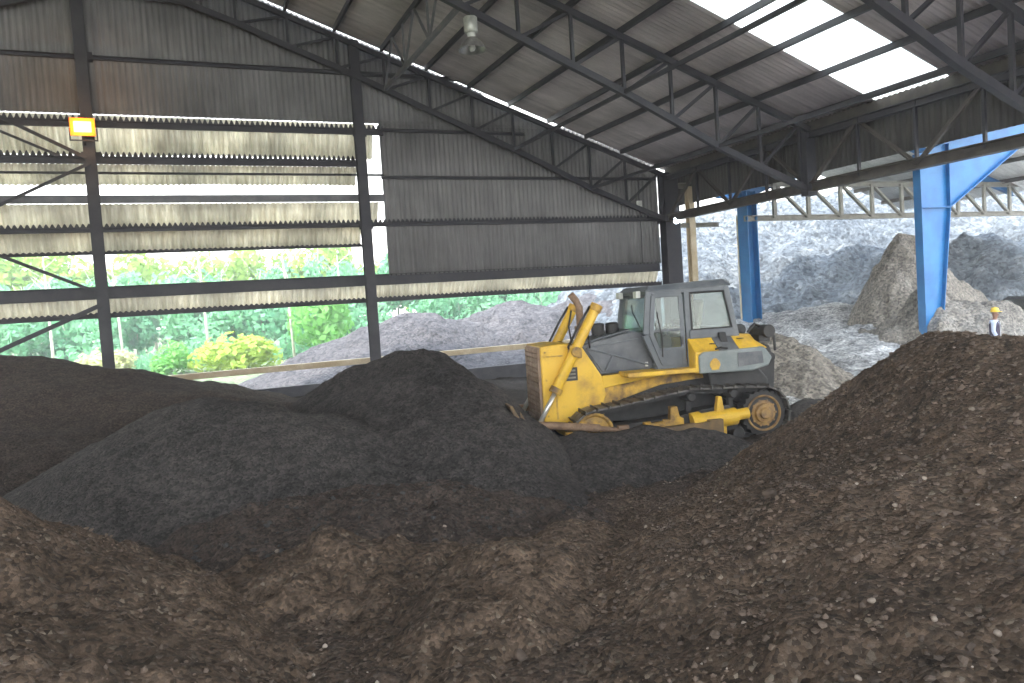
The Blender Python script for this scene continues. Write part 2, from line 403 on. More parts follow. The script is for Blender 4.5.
gmb.add([(-160, -60, -.3), (-32, -60, -.3), (-32, 30.3, -.35), (-160, 30.3, -.35)], [(0, 1, 2, 3)])
gmb.add([(-32, -60, -.3), (26, -60, -.3), (26, -15.5, -.3), (-32, -15.5, -.3)], [(0, 1, 2, 3)])
struct(gmb.build('ground_outside', M['grassland']))

east = lambda ux, uy: 1 + .9 * np.clip(ux, 0, 1)
# bank along the gable wall
_, hb = heap('compost_bank', 'long dark brown bank of compost lying below the louvred wall', 'brown_dark',
     [(-15, 25.6, 2.9), (-4.4, 25.2, 2.45), (-2, 24.6, 1.9), (.1, 22.2, 1.25), (2.2, 20.8, .5)], .33, (-14, 7, 13, 30), .09, 1.1,
     noise=(.07, 1.2, .03, .3), seed=3, extra=[([(-7, 18.5, 1.5), (-2.8, 17.6, 1.05), (-1.4, 17.2, .6)], .35, .6)])
heap('dark_mound', 'smooth black compost mound in the middle, lower than the one at the blade', 'black_grey',
     [(-1.25, 14.9, .9), (-.4, 15.0, 1.46), (.3, 14.9, 1.66), (1.2, 14.4, 1.55), (2.2, 13.5, 1.2), (2.8, 12.9, .75), (3.2, 12.3, .25)], .62, (-4, 7, 10, 19), .06, .8,
     noise=(.045, .9, .022, .25), seed=8)
_, hblade = heap('pushed_heap', 'tall black compost heap piled against the bulldozer blade', 'black',
     [(3.6, 16.0, 1.8), (4.3, 15.6, 2.08), (4.75, 15.0, 2.1), (5.0, 14.3, 1.75), (5.25, 13.0, 1.25)], .56, (0, 7.6, 10, 20), .06, .7, fn=lambda ux, uy: 1 + 1.3 * np.clip(ux, 0, 1),
     noise=(.06, .8, .03, .25), seed=12)
_, hright = heap('brown_heap', 'large brown compost heap with pale stones, hiding the worker below the waist', 'brown',
     [(9.5, 7.2, 2.18), (8.95, 6.2, 2.14), (8.2, 5, 1.85), (7.8, 3, 1.8), (7.8, 0, 2.2)], .76, (1.5, 16, -2, 14), .05, .6,
     noise=(.08, 1.0, .045, .25), seed=21, extra=[([(7.6, 4.2, 1.55), (6.5, 2, 1.5)], .36, .8)])
_, hleft = heap('foreground_bank', 'warm brown bank of compost sloping down in the near corner beneath the lamp side', 'brown',
     [(-7, 7.6, 2.8), (-4, 8.0, 2.2), (-2.3, 8.5, 1.6), (-1.6, 8.6, 1.05), (-1.1, 8.4, .6), (-.5, 8.0, .12)], .68, (-8, 3.2, 2.5, 13), .05, .5,
     noise=(.10, .8, .05, .22), seed=33, extra=[([(-4, 6.0, 1.65), (-1.7, 6.5, 1.08), (-.7, 6.2, .55), (.3, 5.4, .2)], .5, .35)])
_, hcam = heap('standing_bank', 'brown compost bank along the very bottom of the view', 'brown',
     [(-5, .6, 1.2), (0, -.2, 1.2), (3.0, .2, 1.15), (6, .6, 1.3)], .30, (-6, 7, -2, 8), .05, .6,
     noise=(.10, .8, .05, .22), seed=41)
_, hm1 = heap('low_ridge', 'low brown ridge of loose soil in front of the black middle mound', 'brown_dark',
     [(.4, 11.2, .22), (1.2, 11.3, .34), (2.2, 11.0, .38), (3.4, 10.8, .32), (4.4, 10.4, .12)], .33, (-1, 6.5, 8, 13), .05, .5,
     noise=(.08, .6, .04, .2), seed=52)
_, hm2 = heap('low_ridge', 'low crumbly brown ridge curving beside the foot of the stony heap', 'brown',
     [(2.0, 6.0, .15), (2.7, 6.8, .30), (3.2, 7.5, .34), (3.9, 8.0, .26), (4.5, 8.3, .1)], .42, (0, 6, 4.5, 10.5), .05, .4,
     noise=(.09, .6, .045, .2), seed=61)
_, hm3 = heap('low_ridge', 'little rough hummock of brown soil between the two banks', 'brown',
     [(.9, 9.3, .2), (1.5, 9.3, .30), (2.1, 8.9, .2)], .35, (-.5, 3.6, 7, 11), .05, .4, noise=(.1, .5, .05, .2), seed=66)
heap('soil_berm', 'dark spill of soil lying along the near track of the bulldozer', 'black',
     [(5.8, 12.5, .46), (6.5, 12.1, .60), (7.6, 11.8, .58), (8.6, 11.5, .46), (9.4, 11.3, .2)], .60, (4, 11.5, 9.5, 14), .05, .25, noise=(.03, .7, .02, .25), seed=71)
heap('small_mound', 'small black mound just behind the rear sprocket', 'black',
     [(12.9, 13.6, .22), (13.6, 13.9, .26), (14.2, 14.1, .2)], .5, (11.5, 15.6, 12, 15.6), .06, .3, noise=(.03, .6, .02, .2), seed=76)
heap('tan_heap', 'tan rubble heap beyond the rear of the bulldozer', 'ash_brown',
     [(15.0, 16.8, 1.2), (15.7, 17.2, 1.62), (16.3, 17.8, 1.1), (16.9, 18.3, .7)], .75, (12, 21, 13, 21), .08, .4, noise=(.12, .8, .06, .3), seed=81)
heap('ash_spread', 'trampled pale ash lying at the open side of the shed', 'ash_dark',
     [(14.5, 15.2, .10), (17, 16.6, .35), (19.5, 18.6, .75), (23, 21, 1.3), (26, 25, 2.0)], .16, (11, 34, 9, 31), .09, 1.5, noise=(.13, 1.6, .05, .4), seed=88, cut=0)
heap('ash_outcrop', 'brown grey outcrop heaped round the foot of the nearer blue frame', 'ash_brown',
     [(25.7, 21.3, 4.2), (26.3, 21.6, 4.5), (28, 22.0, 3.4), (31, 22.5, 2.4)], 1.9, (18, 36, 15, 29), .1, .6, noise=(.36, 1.4, .12, .4), seed=93, ridge=.12,
     extra=[([(23.6, 18.6, 2.5), (24.5, 18.1, 2.2), (27, 18, 1.6)], 1., .4)])
heap('ash_mountain', 'huge pale grey ash mountain outside beyond the blue frames', 'ash',
     [(27, 45, 3.6), (29.5, 42.5, 6.0), (33, 44, 7.6), (40, 44, 9.2), (52, 43, 9.8), (75, 40, 11), (120, 36, 11)], .62, (16, 125, 24, 60), .33, 1.5, noise=(.55, 5, .2, 1.1), seed=101, ridge=.35, cut=-.2, base=-.3,
     extra=[([(36, 31, 3.6), (44, 30, 5.2), (60, 27, 6)], .5, 1.5)])
heap('outer_heap', 'grey heap outside below the lifted wall sheets, trees behind', 'outer_heap',
     [(8.6, 39, 1.6), (10.8, 39.2, 2.95), (12, 39.4, 2.9), (13.8, 40, 2.2), (15.5, 40.4, 2.5), (18.2, 41, 3.2), (19.4, 41.2, 2.9), (21, 41.5, 2.6), (24, 42, 3.5), (27.7, 42.5, 3.4)], .42, (-2, 32, 31, 50), .16, .6,
     noise=(.18, 2., .08, .5), seed=113, cut=-.1, base=-.35)

# loose lumps
clods('gravel', 'pale stones scattered over the large brown heap', 'stone', hright, 420, (2.5, 12, 0, 12), (.008, .026), 5, 3.)
clods('gravel', 'brown crumbs and clods lying on the large brown heap', 'clod', hright, 16000, (2.5, 11, 1.5, 12), (.007, .036), 6, 4.)
clods('gravel', 'brown crumbs and clods lying on the near corner bank', 'clod', hleft, 3500, (-4, 2, 4, 10), (.006, .028), 7, 4.)
clods('gravel', 'crumbs and clods along the bottom bank', 'clod', hcam, 3500, (-3, 6, 2.5, 7), (.006, .024), 8, 4.)
clods('gravel', 'crumbs and clods strewn over the trodden ground', 'clod', lambda X, Y: ground_h(X, Y) + .01, 5200, (-1, 9, 4.5, 12.5), (.008, .032), 9, 4., floor=lambda X, Y: ground_h(X, Y) - 1)
clods('gravel', 'pale chips strewn over the trodden ground', 'stone', lambda X, Y: ground_h(X, Y) + .01, 350, (-1, 9, 4.5, 12.5), (.008, .026), 10, 3., floor=lambda X, Y: ground_h(X, Y) - 1)
clods('gravel', 'clods on the curved ridge by the stony heap', 'clod', hm2, 1500, (0, 6, 4.5, 10), (.008, .03), 11, 4.)
clods('gravel', 'clods on the ridge before the middle mound', 'clod_black', hm1, 900, (0, 6, 8, 12.5), (.012, .045), 12, 3.5)

# ------------------------------------------------------------------ shed shell
RX, EX = -2.1, 21.2                     # ridge and eave
def roof_z(x): return 16.92 - .3513 * abs(x - RX)
SL = math.atan(.3513); WY = 30.0
YB = -8.0                               # open rear end
def up_roof(x0, x1, y0, y1, name, mat, amp=.03, pitch=.2):
    m = MB(); n = Vector((math.sin(SL), 0, math.cos(SL))) if x1 > RX else Vector((-math.sin(SL), 0, math.cos(SL)))
    p0 = Vector((x0, y0, roof_z(x0))); p1 = Vector((x1, y0, roof_z(x1))); d = p1 - p0
    m.corr(p0, (0, 1, 0), d.normalized(), n, y1 - y0, d.length, pitch, amp, 6, max(1, int(d.length / 3)))
    return m.build(name, mat, None, smooth=True, thick=.01)
SKY0, SKY1, SKX = 15.6, 18.2, 11.9
cm = MB()
def roof_piece(mb, x0, x1, y0, y1):
    s = 1 if x1 > RX + .01 else -1
    n = Vector((s * math.sin(SL), 0, math.cos(SL))); p0 = Vector((x0, y0, roof_z(x0))); d = Vector((x1, y0, roof_z(x1))) - p0
    mb.corr(p0, (0, 1, 0), d.normalized(), n, y1 - y0, d.length, .2, .028, 6, max(1, int(d.length / 4)))
roof_piece(cm, RX, EX + .25, SKY1, 29.95); roof_piece(cm, RX, SKX, SKY0, SKY1); roof_piece(cm, RX, EX + .25, YB, SKY0)
roof_piece(cm, -25.6, RX, YB, 29.95)
struct(cm.build('ceiling', M['roof_sheet'], None, smooth=True, thick=.01))
# translucent strip, one sheet between each two purlins
PX = [11.75 + 1.77 * k for k in range(-8, 6)]
edges = [11.95, 13.4, 15.2, 16.95, 18.72, 20.5, EX + .2]
slab = ['clear roof sheet at the ridge end of the bright skylight strip', 'clear roof sheet next to the ridge end sheet of the skylight strip', 'broad clear roof sheet cut by the top of the picture, glowing',
        'broad glowing clear roof sheet wholly seen, topmost of those whole', 'glowing clear roof sheet above the last short one', 'short cream tinted clear roof sheet at the eave end of the strip']
for a, b, l in zip(edges[:-1], edges[1:], slab):
    m = MB(); n = Vector((math.sin(SL), 0, math.cos(SL))); p0 = Vector((a, SKY0, roof_z(a))); d = Vector((b, SKY0, roof_z(b))) - p0
    m.corr(p0, (0, 1, 0), d.normalized(), n, SKY1 - SKY0, d.length, .2, .028, 6)
    tag(m.build('skylight_sheet', M['skylight'], None, smooth=True), l, 'skylight', 'translucent skylight strip in the roof', 'thing')
# purlins
for x in PX:
    p = MB(); z = roof_z(x) - .12
    p.cee((x, YB, z), (x, 29.8, z), .10, .19, .014)
    tag(p.build('roof_purlin', M['steel']), 'thin grey steel purlin running lengthwise under the corrugated roof', 'purlin', 'purlins under the roof sheets', 'thing')
for i, x in enumerate((-3.3, -5.1, -6.9)):
    p = MB(); z = roof_z(x) - .12; p.cee((x, YB, z), (x, 29.8, z), .10, .19, .014)
    tag(p.build('roof_purlin', M['steel']), 'thin grey steel purlin running lengthwise under the corrugated roof', 'purlin', 'purlins under the roof sheets', 'thing')
p = MB(); p.cee((EX - .05, YB, roof_z(EX) - .13), (EX - .05, 29.8, roof_z(EX) - .13), .12, .34, .02); p.box((EX + .05, 8, roof_z(EX) - .31), (.34, 43.6, .02))
tag(p.build('eave_beam', M['steel_brown']), 'brown steel eave beam along the low edge of the roof', 'beam', None, 'thing')

m = MB(); m.corr((21.5, 6, 6.98), (0, 1, 0), (0, 0, 1), (1, 0, 0), 23.6, 1.72, .2, .025, 6)
tag(m.build('fascia_sheet', M['fascia'], None, smooth=True, thick=.01), 'upright corrugated fascia sheet closing the gap under the low roof edge', 'fascia', None, 'thing')
# gable wall sheets
wm = MB()
def top_z(x): return roof_z(x) - .055 - .30 * min(1, max(0, (x - 12.4) / .5)) * min(1, max(0, (19.9 - x) / 2.5 + .15))
def wall_sheet(mb, x0, x1, z0, f1, step=.9):
    m = int((x1 - x0) / .2 * 6); b = len(mb.v)
    for i in range(m + 1):
        x = x0 + (x1 - x0) * i / m; y = WY + .03 * math.sin(2 * PI * x / .2)
        mb.v.append((x, y, z0)); mb.v.append((x, y, f1(x)))
    for i in range(m): mb.f.append((b + 2 * i, b + 2 * i + 2, b + 2 * i + 3, b + 2 * i + 1))
wall_sheet(wm, -18, 21.2, 10.38, top_z)
wall_sheet(wm, 7.95, 20.75, 4.45, lambda x: 10.5)
struct(wm.build('wall_back', M['wall_sheet'], None, smooth=True, thick=.01))

# louvre sheets in the openings
def louvre(x0, x1, z0, z1, out, label, jit=.01):
    m = MB(); d = Vector((0, out, z0 - z1))
    m.corr((x0, WY + .04, z1), (1, 0, 0), d.normalized(), Vector((0, d.z, -d.y)).normalized(), x1 - x0, d.length, .18, .045, 6, 2, jit)
    return tag(m.build('louvre_sheet', M['louvre'], None, smooth=True, thick=.006), label, 'louvre', 'cream louvre sheets in the gable wall', 'thing')
louvre(-16, 7.75, 9.12, 10.36, .5, 'cream corrugated louvre sheet, topmost, right under the dark wall sheets')
louvre(-16, 7.0, 8.07, 8.70, .45, 'cream corrugated louvre sheet, second from the top, above the upper sky gap')
louvre(-16, 7.75, 6.50, 7.34, .4, 'cream corrugated louvre sheet, first below the upper sky gap')
louvre(-16, 7.0, 5.66, 6.385, .35, 'cream corrugated louvre sheet, just above the wide gap with treetops')
louvre(-16, 20.6, 3.50, 4.12, .30, 'long cream corrugated louvre sheet, lowest, under the thick dark girt')
# girts
def girt(z, h, x0, x1, label, w=.12, y=WY - .1, mat='steel', kind='cee', teeth=0):
    m = MB(); getattr(m, kind)((x0, y, z), (x1, y, z), w, h, .015)
    o = tag(m.build('wall_girt', M[mat]), label, 'girt', 'horizontal steel girts on the gable wall', 'thing')
    if teeth:
        # wavy dark strip standing on the girt, toothed at the pitch of the sheets
        q = MB(); n = int((x1 - x0) / .0225); zb0 = z + h / 2 - .03
        for i in range(n + 1):
            xx = x0 + .0225 * i; t_ = teeth * (.5 + .5 * math.cos(2 * PI * xx / .18)) ** .8
            q.v.append((xx, y + .03, zb0)); q.v.append((xx, y + .03, zb0 + .05 + t_))
        for i in range(n): q.f.append((2 * i, 2 * i + 2, 2 * i + 3, 2 * i + 1))
        q.build('toothed_strip', M['steel'], o, thick=.02)
    return o
girt(12.25, .15, -18, 16, 'dark steel girt crossing the upper wall sheets, highest of all')
girt(10.02, .22, -18, 8.1, 'dark steel girt at the lower edge of the upper wall sheets', teeth=.17)
girt(10.12, .12, 8.1, 14.2, 'short steel girt across the dark wall sheets beside the top of the tall slit')
girt(8.80, .24, -18, 7.0, 'dark steel girt behind the joint of the two top louvre sheets', teeth=.17)
girt(8.37, .07, -18, 8., 'thin steel girt over the second louvre sheet')
girt(7.48, .26, -18, 8., 'blue grey steel girt on the lower edge of the upper sky gap', mat='steel_grey')
girt(6.44, .15, -18, 20.7, 'steel girt running from the louvres on across the dark wall sheets', teeth=.13)
girt(8.28, .12, 7.9, 20.7, 'steel girt on the dark wall sheets level with the upper sky gap')
girt(5.64, .07, -18, 7.0, 'thin steel girt on top of the wide gap with treetops', teeth=.05)
girt(4.30, .42, -18, 20.7, 'thickest dark steel girt across the whole wall above the open strip', w=.25)
girt(3.50, .13, -18, 20.7, 'dark steel girt along the lower edge of the lowest louvre sheet', teeth=.06)
# open strip: tan rail and low wall
m = MB(); m.beam((-18, WY, 1.13), (21, WY, 1.21), .22, .22)
tag(m.build('barrier_rail', M['beam_tan'], None, .01), 'tan painted rail running along the foot of the open wall strip', 'rail', None, 'thing')
m = MB(); m.box((1.5, WY + .05, .1), (39, .2, .75)); struct(m.build('wall_low_back', M['concrete_dark'], None, .01))
# columns of the gable
def column(x, z1, w, d, label, mat='steel', y=WY - .32, plates=()):
    t = thing('steel_column', label, 'column', (x, y, 0))
    m = MB(); m.ibeam((0, 0, -.2), (0, 0, z1), w, d, .025, (0, 1, 0)); m.build('shaft', M[mat], t)
    b = MB(); b.box((0, 0, .02), (w + .16, d + .16, .06)); b.build('base_plate', M[mat], t)
    for z in plates:
        g = MB(); g.box((w * .15, d / 2 + .02, z), (w * 1.5, .03, .34)); g.build('gusset_plate', M[mat], t)
    return t
column(-2.1, 16.4, .36, .34, 'dark steel column carrying the orange lamp, amid the louvres', plates=(4.3, 8.9, 12.25))
column(7.1, 13.4, .36, .34, 'dark steel column beside the tall bright slit in the wall', plates=(4.3, 6.44, 10.0))
column(21.15, 8.5, .8, .5, 'broad dark corner column where the gable wall ends above the cab', plates=(6.4,))
# diagonal braces by the first column
def rod(p0, p1, w, label, name='wall_brace', mat='steel'):
    m = MB(); m.angle(p0, p1, w, w, .015); tag(m.build(name, M[mat]), label, 'brace', 'diagonal braces by the lamp column', 'thing')
rod((-4.56 - 3, 29.45, 11.7), (-2.2, 29.45, 8.8), .12, 'steel diagonal brace falling to the lamp column just under the lamp, upper of the pair')
rod((-4.6 - 3, 29.45, 11.05), (-3.0, 29.45, 8.86), .09, 'steel diagonal brace falling to the girt under the lamp, lower of the pair')
rod((-2.1, 29.45, 8.62), (-7, 29.45, 6.1), .09, 'thin steel diagonal brace crossing the upper sky gap')
rod((-7.9, 29.45, 7.1), (-2.3, 29.45, 4.35), .11, 'steel diagonal brace across the wide gap falling to the thick girt')
rod((-2.1, 29.45, 3.9), (-7.9, 29.45, 1.4), .14, 'stout steel diagonal brace below the thick girt before the forest')

# trusses
ZB = [(-9, 12.0), (-2.1, 14.45), (1.5, 14.25), (4.7, 12.95), (7, 12.1), (10.4, 10.65), (14, 9.2), (17.5, 7.6), (21.1, 6.3)]
def zb(x): return float(np.interp(x, [a for a, b in ZB], [b for a, b in ZB]))
NX = [-7.4, -5.6, -3.87] + [RX] + [x for x in PX if x > -1] + [21.05]
def truss(Y, label, x0, s=1., mat='steel'):
    t = thing('roof_truss', label, 'truss', (0, Y, 0))
    xs = [x for x in NX if x >= x0]
    top = lambda x: roof_z(x) - (.46 if Y > 29 else .32)
    m = MB()
    for a, b in zip(xs[:-1], xs[1:]): m.beam((a, 0, top(a)), (b + .0, 0, top(b)), .16 * s, .18 * s)
    m.build('top_chord', M[mat], t)
    m = MB()
    for a, b in zip(xs[:-1], xs[1:]): m.beam((a, 0, zb(a)), (b, 0, zb(b)), .17 * s, .20 * s)
    m.build('bottom_chord', M[mat], t)
    for i, x in enumerate(xs):
        w = MB(); w.beam((x, 0, zb(x)), (x, 0, top(x)), .09 * s, .10 * s); w.build('vertical_web', M[mat], t)
        if i < len(xs) - 1:
            w = MB(); x2 = xs[i + 1]
            w.angle((x, 0, zb(x)), (x2, 0, top(x2)), .09 * s, .10 * s, .02); w.build('diagonal_web', M[mat], t)
    return t
truss(29.55, 'dark steel roof truss against the gable wall sheets', -7.5)
truss(21.0, 'dark steel roof truss across the middle of the roof, carrying the high bay lamp', -4, 1.05)
truss(12.3, 'dark brown steel roof truss nearest overhead, beyond the skylight strip', -4, 1.1)
# lengthwise lattice from the gable truss to the next one
t = thing('lattice_brace', 'grey lengthwise lattice brace hung between gable truss and middle truss', 'brace', (8.2, 0, 0))
zl = zb(8.2)
m = MB(); m.beam((0, 21, zl), (0, 29.5, zl), .12, .14); m.build('bottom_bar', M['steel_grey'], t)
for a, b in ((22.5, 23.9), (25.3, 23.9), (25.3, 26.7), (28.1, 26.7), (28.1, 29.5)):
    m = MB(); m.beam((0, a, roof_z(8.2) - .2), (0, b, zl), .07, .07); m.build('diagonal_web', M['steel_grey'], t)
for a in (23.9, 26.7):
    m = MB(); m.beam((0, a, zl), (0, a, roof_z(8.2) - .2), .07, .07); m.build('vertical_web', M['steel_grey'], t)
# eave girder
t = thing('eave_girder', 'dark steel lattice girder along the open side under the eave', 'girder', (20.95, 0, 0))
zt, zc = roof_z(21) - .55, 6.45
m = MB(); m.ibeam((0, 6, zc), (0, 29.6, zc), .32, .34, .04); m.build('bottom_chord', M['steel_brown'], t)
m = MB(); m.ibeam((0, 6, zt), (0, 29.6, zt), .24, .24, .03); m.build('top_chord', M['steel'], t)
ny = [29.5, 27.3, 25.2, 23.1, 21.0, 18.8, 16.65, 14.5, 12.3, 10.2]
for i, y in enumerate(ny):
    m = MB(); wdt = .42 if abs(y - 21) < .1 else .10
    m.beam((0, y, zc - (.3 if wdt > .2 else 0)), (0, y, zt + .1), wdt, wdt * .8); m.build('vertical_web', M['steel'], t)
    if i < len(ny) - 1:
        y2 = ny[i + 1]; mid = (y + y2) / 2
        for q in ((y, y2) if i % 2 else (y2, y),):
            m = MB(); m.angle((0, q[0], zt), (0, q[1], zc), .11, .11, .02); m.build('diagonal_web', M['steel_brown'], t)
# long struts in the roof plane between trusses at the eave side
for x, l in ((17.06, 'dark lengthwise steel strut joining the truss bottom chords nearer the eave'), (13.5, 'dark lengthwise steel strut joining the truss bottom chords farther from the eave')):
    m = MB(); m.beam((x, 12.3, zb(x)), (x, 29.5, zb(x)), .1, .12); tag(m.build('bottom_strut', M['steel']), l, 'strut', None, 'thing')

# lamps
t = thing('floodlight', 'glowing orange floodlight on the column among the louvres', 'lamp', (-2.2, 29.2, 9.72))
m = MB(); m.hexa([(-.36, -.12, -.28), (.36, -.12, -.28), (.36, -.12, .28), (-.36, -.12, .28)], [(-.22, .14, -.16), (.22, .14, -.16), (.22, .14, .16), (-.22, .14, .16)])
m.build('housing', M['steel_grey'], t, .02)
m = MB(); m.box((0, -.135, 0), (.74, .03, .58)); m.build('lens', M['lamp_amber'], t, .01)  # glowing amber rim added for deeper orange round the bulb
m = MB(); m.box((0, -.158, 0), (.52, .03, .36)); m.build('lamp_tube', M['lamp_orange'], t, .04)
m = MB(); m.beam((-.4, .05, 0), (-.4, .05, -.4), .04, .06); m.beam((.4, .05, 0), (.4, .05, -.4), .04, .06); m.beam((-.42, .05, -.4), (.42, .05, -.4), .06, .04); m.beam((0, .05, -.4), (0, .25, -.5), .06, .05)
m.build('bracket', M['steel'], t)
ld = bpy.data.lights.new('floodlight_lamp', 'POINT'); ld.energy = 30; ld.color = (1, .5, .12); ld.shadow_soft_size = .3
lo = bpy.data.objects.new('floodlight_lamp', ld); C.objects.link(lo); lo.location = (-2.2, 28.8, 9.72)
t = thing('high_bay_lamp', 'unlit high bay lamp with bell reflector hanging from the middle truss', 'lamp', (8.42, 20.85, 10.30))
m = MB(); m.lathe([(.0, .93), (.17, .93), (.2, .9), (.2, .52), (.17, .48), (0, .48)], (0, 0, 0), 'z', 24); m.build('ballast_housing', M['galv'], t, 0, True)
m = MB(); m.lathe([(.0, .48), (.12, .48), (.12, .34), (.0, .34)], (0, 0, 0), 'z', 24); m.build('lamp_collar', M['white_paint'], t, 0, True)
m = MB(); m.lathe([(.10, .36), (.16, .34), (.25, .26), (.33, .14), (.39, .03), (.42, 0), (.41, 0), (.37, .03), (.31, .13), (.23, .24), (.14, .31), (.0, .32)], (0, 0, 0), 'z', 32); m.build('reflector', M['spun'], t, 0, True)
m = MB(); m.lathe([(0, -.03), (.07, -.01), (.1, .06), (.06, .2), (.03, .3)], (0, 0, 0), 'z', 16); m.build('bulb', M['white_paint'], t, 0, True)
m = MB(); m.tube([(0, 0, .93), (0, 0, 1.0), (.03, .06, 1.08), (0, .14, 1.1), (0, .16, 1.3)], .025, 8); m.build('hook', M['steel'], t, 0, True)
t = thing('bulkhead_lamp', 'small lit white lamp on the broad corner column', 'lamp', (21.0, 29.02, 6.27))
m = MB(); m.box((0, 0, 0), (.34, .1, .3)); m.build('housing', M['steel_grey'], t, .02)
m = MB(); m.lathe([(0, -.14), (.08, -.13), (.13, -.08), (.14, -.05)], (0, 0, 0), 'y', 20); m.build('lens', M['lamp_blue'], t, 0, True)
t = thing('switch_box', 'small pale electrical box on the wall near the corner column', 'box', (19.6, 29.75, 7.1))
m = MB(); m.box((0, 0, 0), (.24, .12, .36)); m.build('housing', M['white_paint'], t, .02)
m = MB(); m.tube([(0, 0, -.18), (.02, 0, -.8), (0, 0, -2.6)], .02, 6); m.tube([(0, 0, .18), (0, 0, 1.1)], .02, 6); m.build('conduit', M['steel'], t)

# ------------------------------------------------------------------ open annex with the blue frames
AX, AZ, AS, AR = 22.75, 7.35, .31, 31.9
def arz(x): return AZ + AS * (x - AX) if x <= AR else AZ + AS * (2 * AR - x - AX)
sl = math.atan(AS)
def apiece(mb, x0, x1, y0, y1):
    p0 = Vector((x0, y0, arz(x0))); d = Vector((x1, y0, arz(x1))) - p0; sg = -1 if x1 <= AR else 1
    mb.corr(p0, (0, 1, 0), d.normalized(), Vector((sg * math.sin(sl), 0, math.cos(sl))), y1 - y0, d.length, .25, .03, 6)
am = MB(); A0_, A1_ = AX - .4, 2 * AR - AX + .4
apiece(am, AR, A1_, 16.5, 34)
for y0, y1 in ((16.5, 22.8), (24.0, 25.8), (27.6, 34)): apiece(am, A0_, AR, y0, y1)
for y0, y1 in ((22.8, 24.0), (25.8, 27.6)): apiece(am, A0_, 25.5, y0, y1); apiece(am, 29.5, AR, y0, y1)
struct(am.build('roof_annex', M['annex_sheet'], None, smooth=True, thick=.01))
for y0, y1, l in ((22.8, 24.0, 'bright clear sheet in the pale annex roof, nearer one'), (25.8, 27.6, 'bright clear sheet in the pale annex roof, farther one')):
    m = MB(); apiece(m, 25.5, 29.5, y0, y1); tag(m.build('annex_skylight', M['skylight'], None, smooth=True), l, 'skylight', None, 'thing')
for x in (24.2, 26.4, 28.6, 30.8, 33, 35.2, 37.4, 39.6):
    m = MB(); z = arz(x) - .14; m.cee((x, 16.5, z), (x, 34, z), .08, .2, .015)
    tag(m.build('annex_purlin', M['steel_brown']), 'brown purlin under the pale annex roof', 'purlin', 'purlins under the annex roof', 'thing')
def portal(Y, label, zbase, base_w, top_w, full=True):
    t = thing('portal_frame', label, 'frame', (0, Y, 0)); x0 = AX - .45
    web = [(x0, zbase), (x0, arz(x0) - .25), (x0 + 9, arz(x0 + 9) - .25), (x0 + 9, arz(x0 + 9) - 1.0), (x0 + 6.2, arz(x0 + 6.2) - 1.15), (x0 + top_w, arz(x0) - 1.95), (x0 + base_w, zbase)]
    m = MB(); m.xz(web, -.012, .012); m.build('web_plate', M['blue'], t)
    def flange(pts, n):
        f = MB()
        for a, b in zip(pts[:-1], pts[1:]): f.beam((a[0], 0, a[1]), (b[0], 0, b[1]), .28, .03, (0, 0, 1) if abs(a[0] - b[0]) > abs(a[1] - b[1]) else (1, 0, 0))
        f.build(n, M['blue'], t)
    flange([web[0], web[1]], 'outer_flange'); flange([web[1], web[2]], 'top_flange'); flange([web[3], web[4], web[5]], 'rafter_flange'); flange([web[5], web[6]], 'inner_flange')
    s = MB(); s.beam((x0 + .02, -.08, arz(x0) - 1.95), (x0 + top_w, -.08, arz(x0) - 1.95), .12, .03); s.beam((x0 + .02, .08, arz(x0) - 1.95), (x0 + top_w, .08, arz(x0) - 1.95), .12, .03)
    s.beam((x0 + top_w, -.08, arz(x0) - 1.95), (x0 + top_w + .02, -.08, arz(x0 + top_w) - .3), .12, .03, (1, 0, 0)); s.build('stiffener', M['blue'], t)
    return t
portal(17.75, 'nearer blue portal frame with tapered leg and wide haunch, foot buried in ash', .2, .62, 1.35)
t = thing('portal_frame', 'farther blue steel frame standing just behind the bulldozer cab', 'frame', (0, 26.75, 0))
x0 = AX + .35
m = MB(); m.ibeam((x0, 0, -.3), (x0, 0, 7.2), .62, .55, .04, (1, 0, 0)); m.build('shaft', M['blue'], t)
m = MB(); m.ibeam((x0, 0, 7.15), (AR, 0, arz(AR) - .42), .2, .4, .03); m.ibeam((AR, 0, arz(AR) - .42), (2 * AR - x0, 0, 7.15), .2, .4, .03); m.build('rafter', M['blue'], t)
m = MB(); m.xz([(21.5, 6.95), (21.5, 7.6), (x0, 7.5), (x0, 6.4), (22.4, 6.9)], -.03, .03); m.beam((21.5, 0, 6.95), (22.4, 0, 6.9), .2, .03); m.beam((22.4, 0, 6.9), (x0, 0, 6.4), .2, .03); m.build('bracket', M['blue'], t)
# end lattice of the annex
t = thing('end_lattice', 'pale grey lattice girder spanning the far end of the annex', 'girder', (0, 26.5, 0))
for z, n in ((6.02, 'bottom_chord'), (7.5, 'top_chord')):
    m = MB(); m.cee((AX, 0, z), (43, 0, z), .16, .24, .03); m.build(n, M['steel_pale'], t)
x = 24.4; k = 0
while x < 42:
    m = MB(); m.beam((x, 0, 6.02), (x, 0, 7.5), .17, .12); m.build('vertical_web', M['steel_pale'], t)
    m = MB(); m.beam((x + .1, 0, 7.45), (x + 1.85, 0, 6.05), .16, .1); m.build('diagonal_web', M['steel_pale'], t)
    x += 1.95
m = MB(); m.cee((20.9, 28.5, 6.0), (23, 28.5, 6.0), .14, .2, .02); m.cee((20.9, 28.5, 7.75), (23, 28.5, 7.75), .16, .24, .02)
tag(m.build('link_beam', M['steel_pale']), 'short pale beam pair between corner column and farther blue frame', 'beam', None, 'thing')
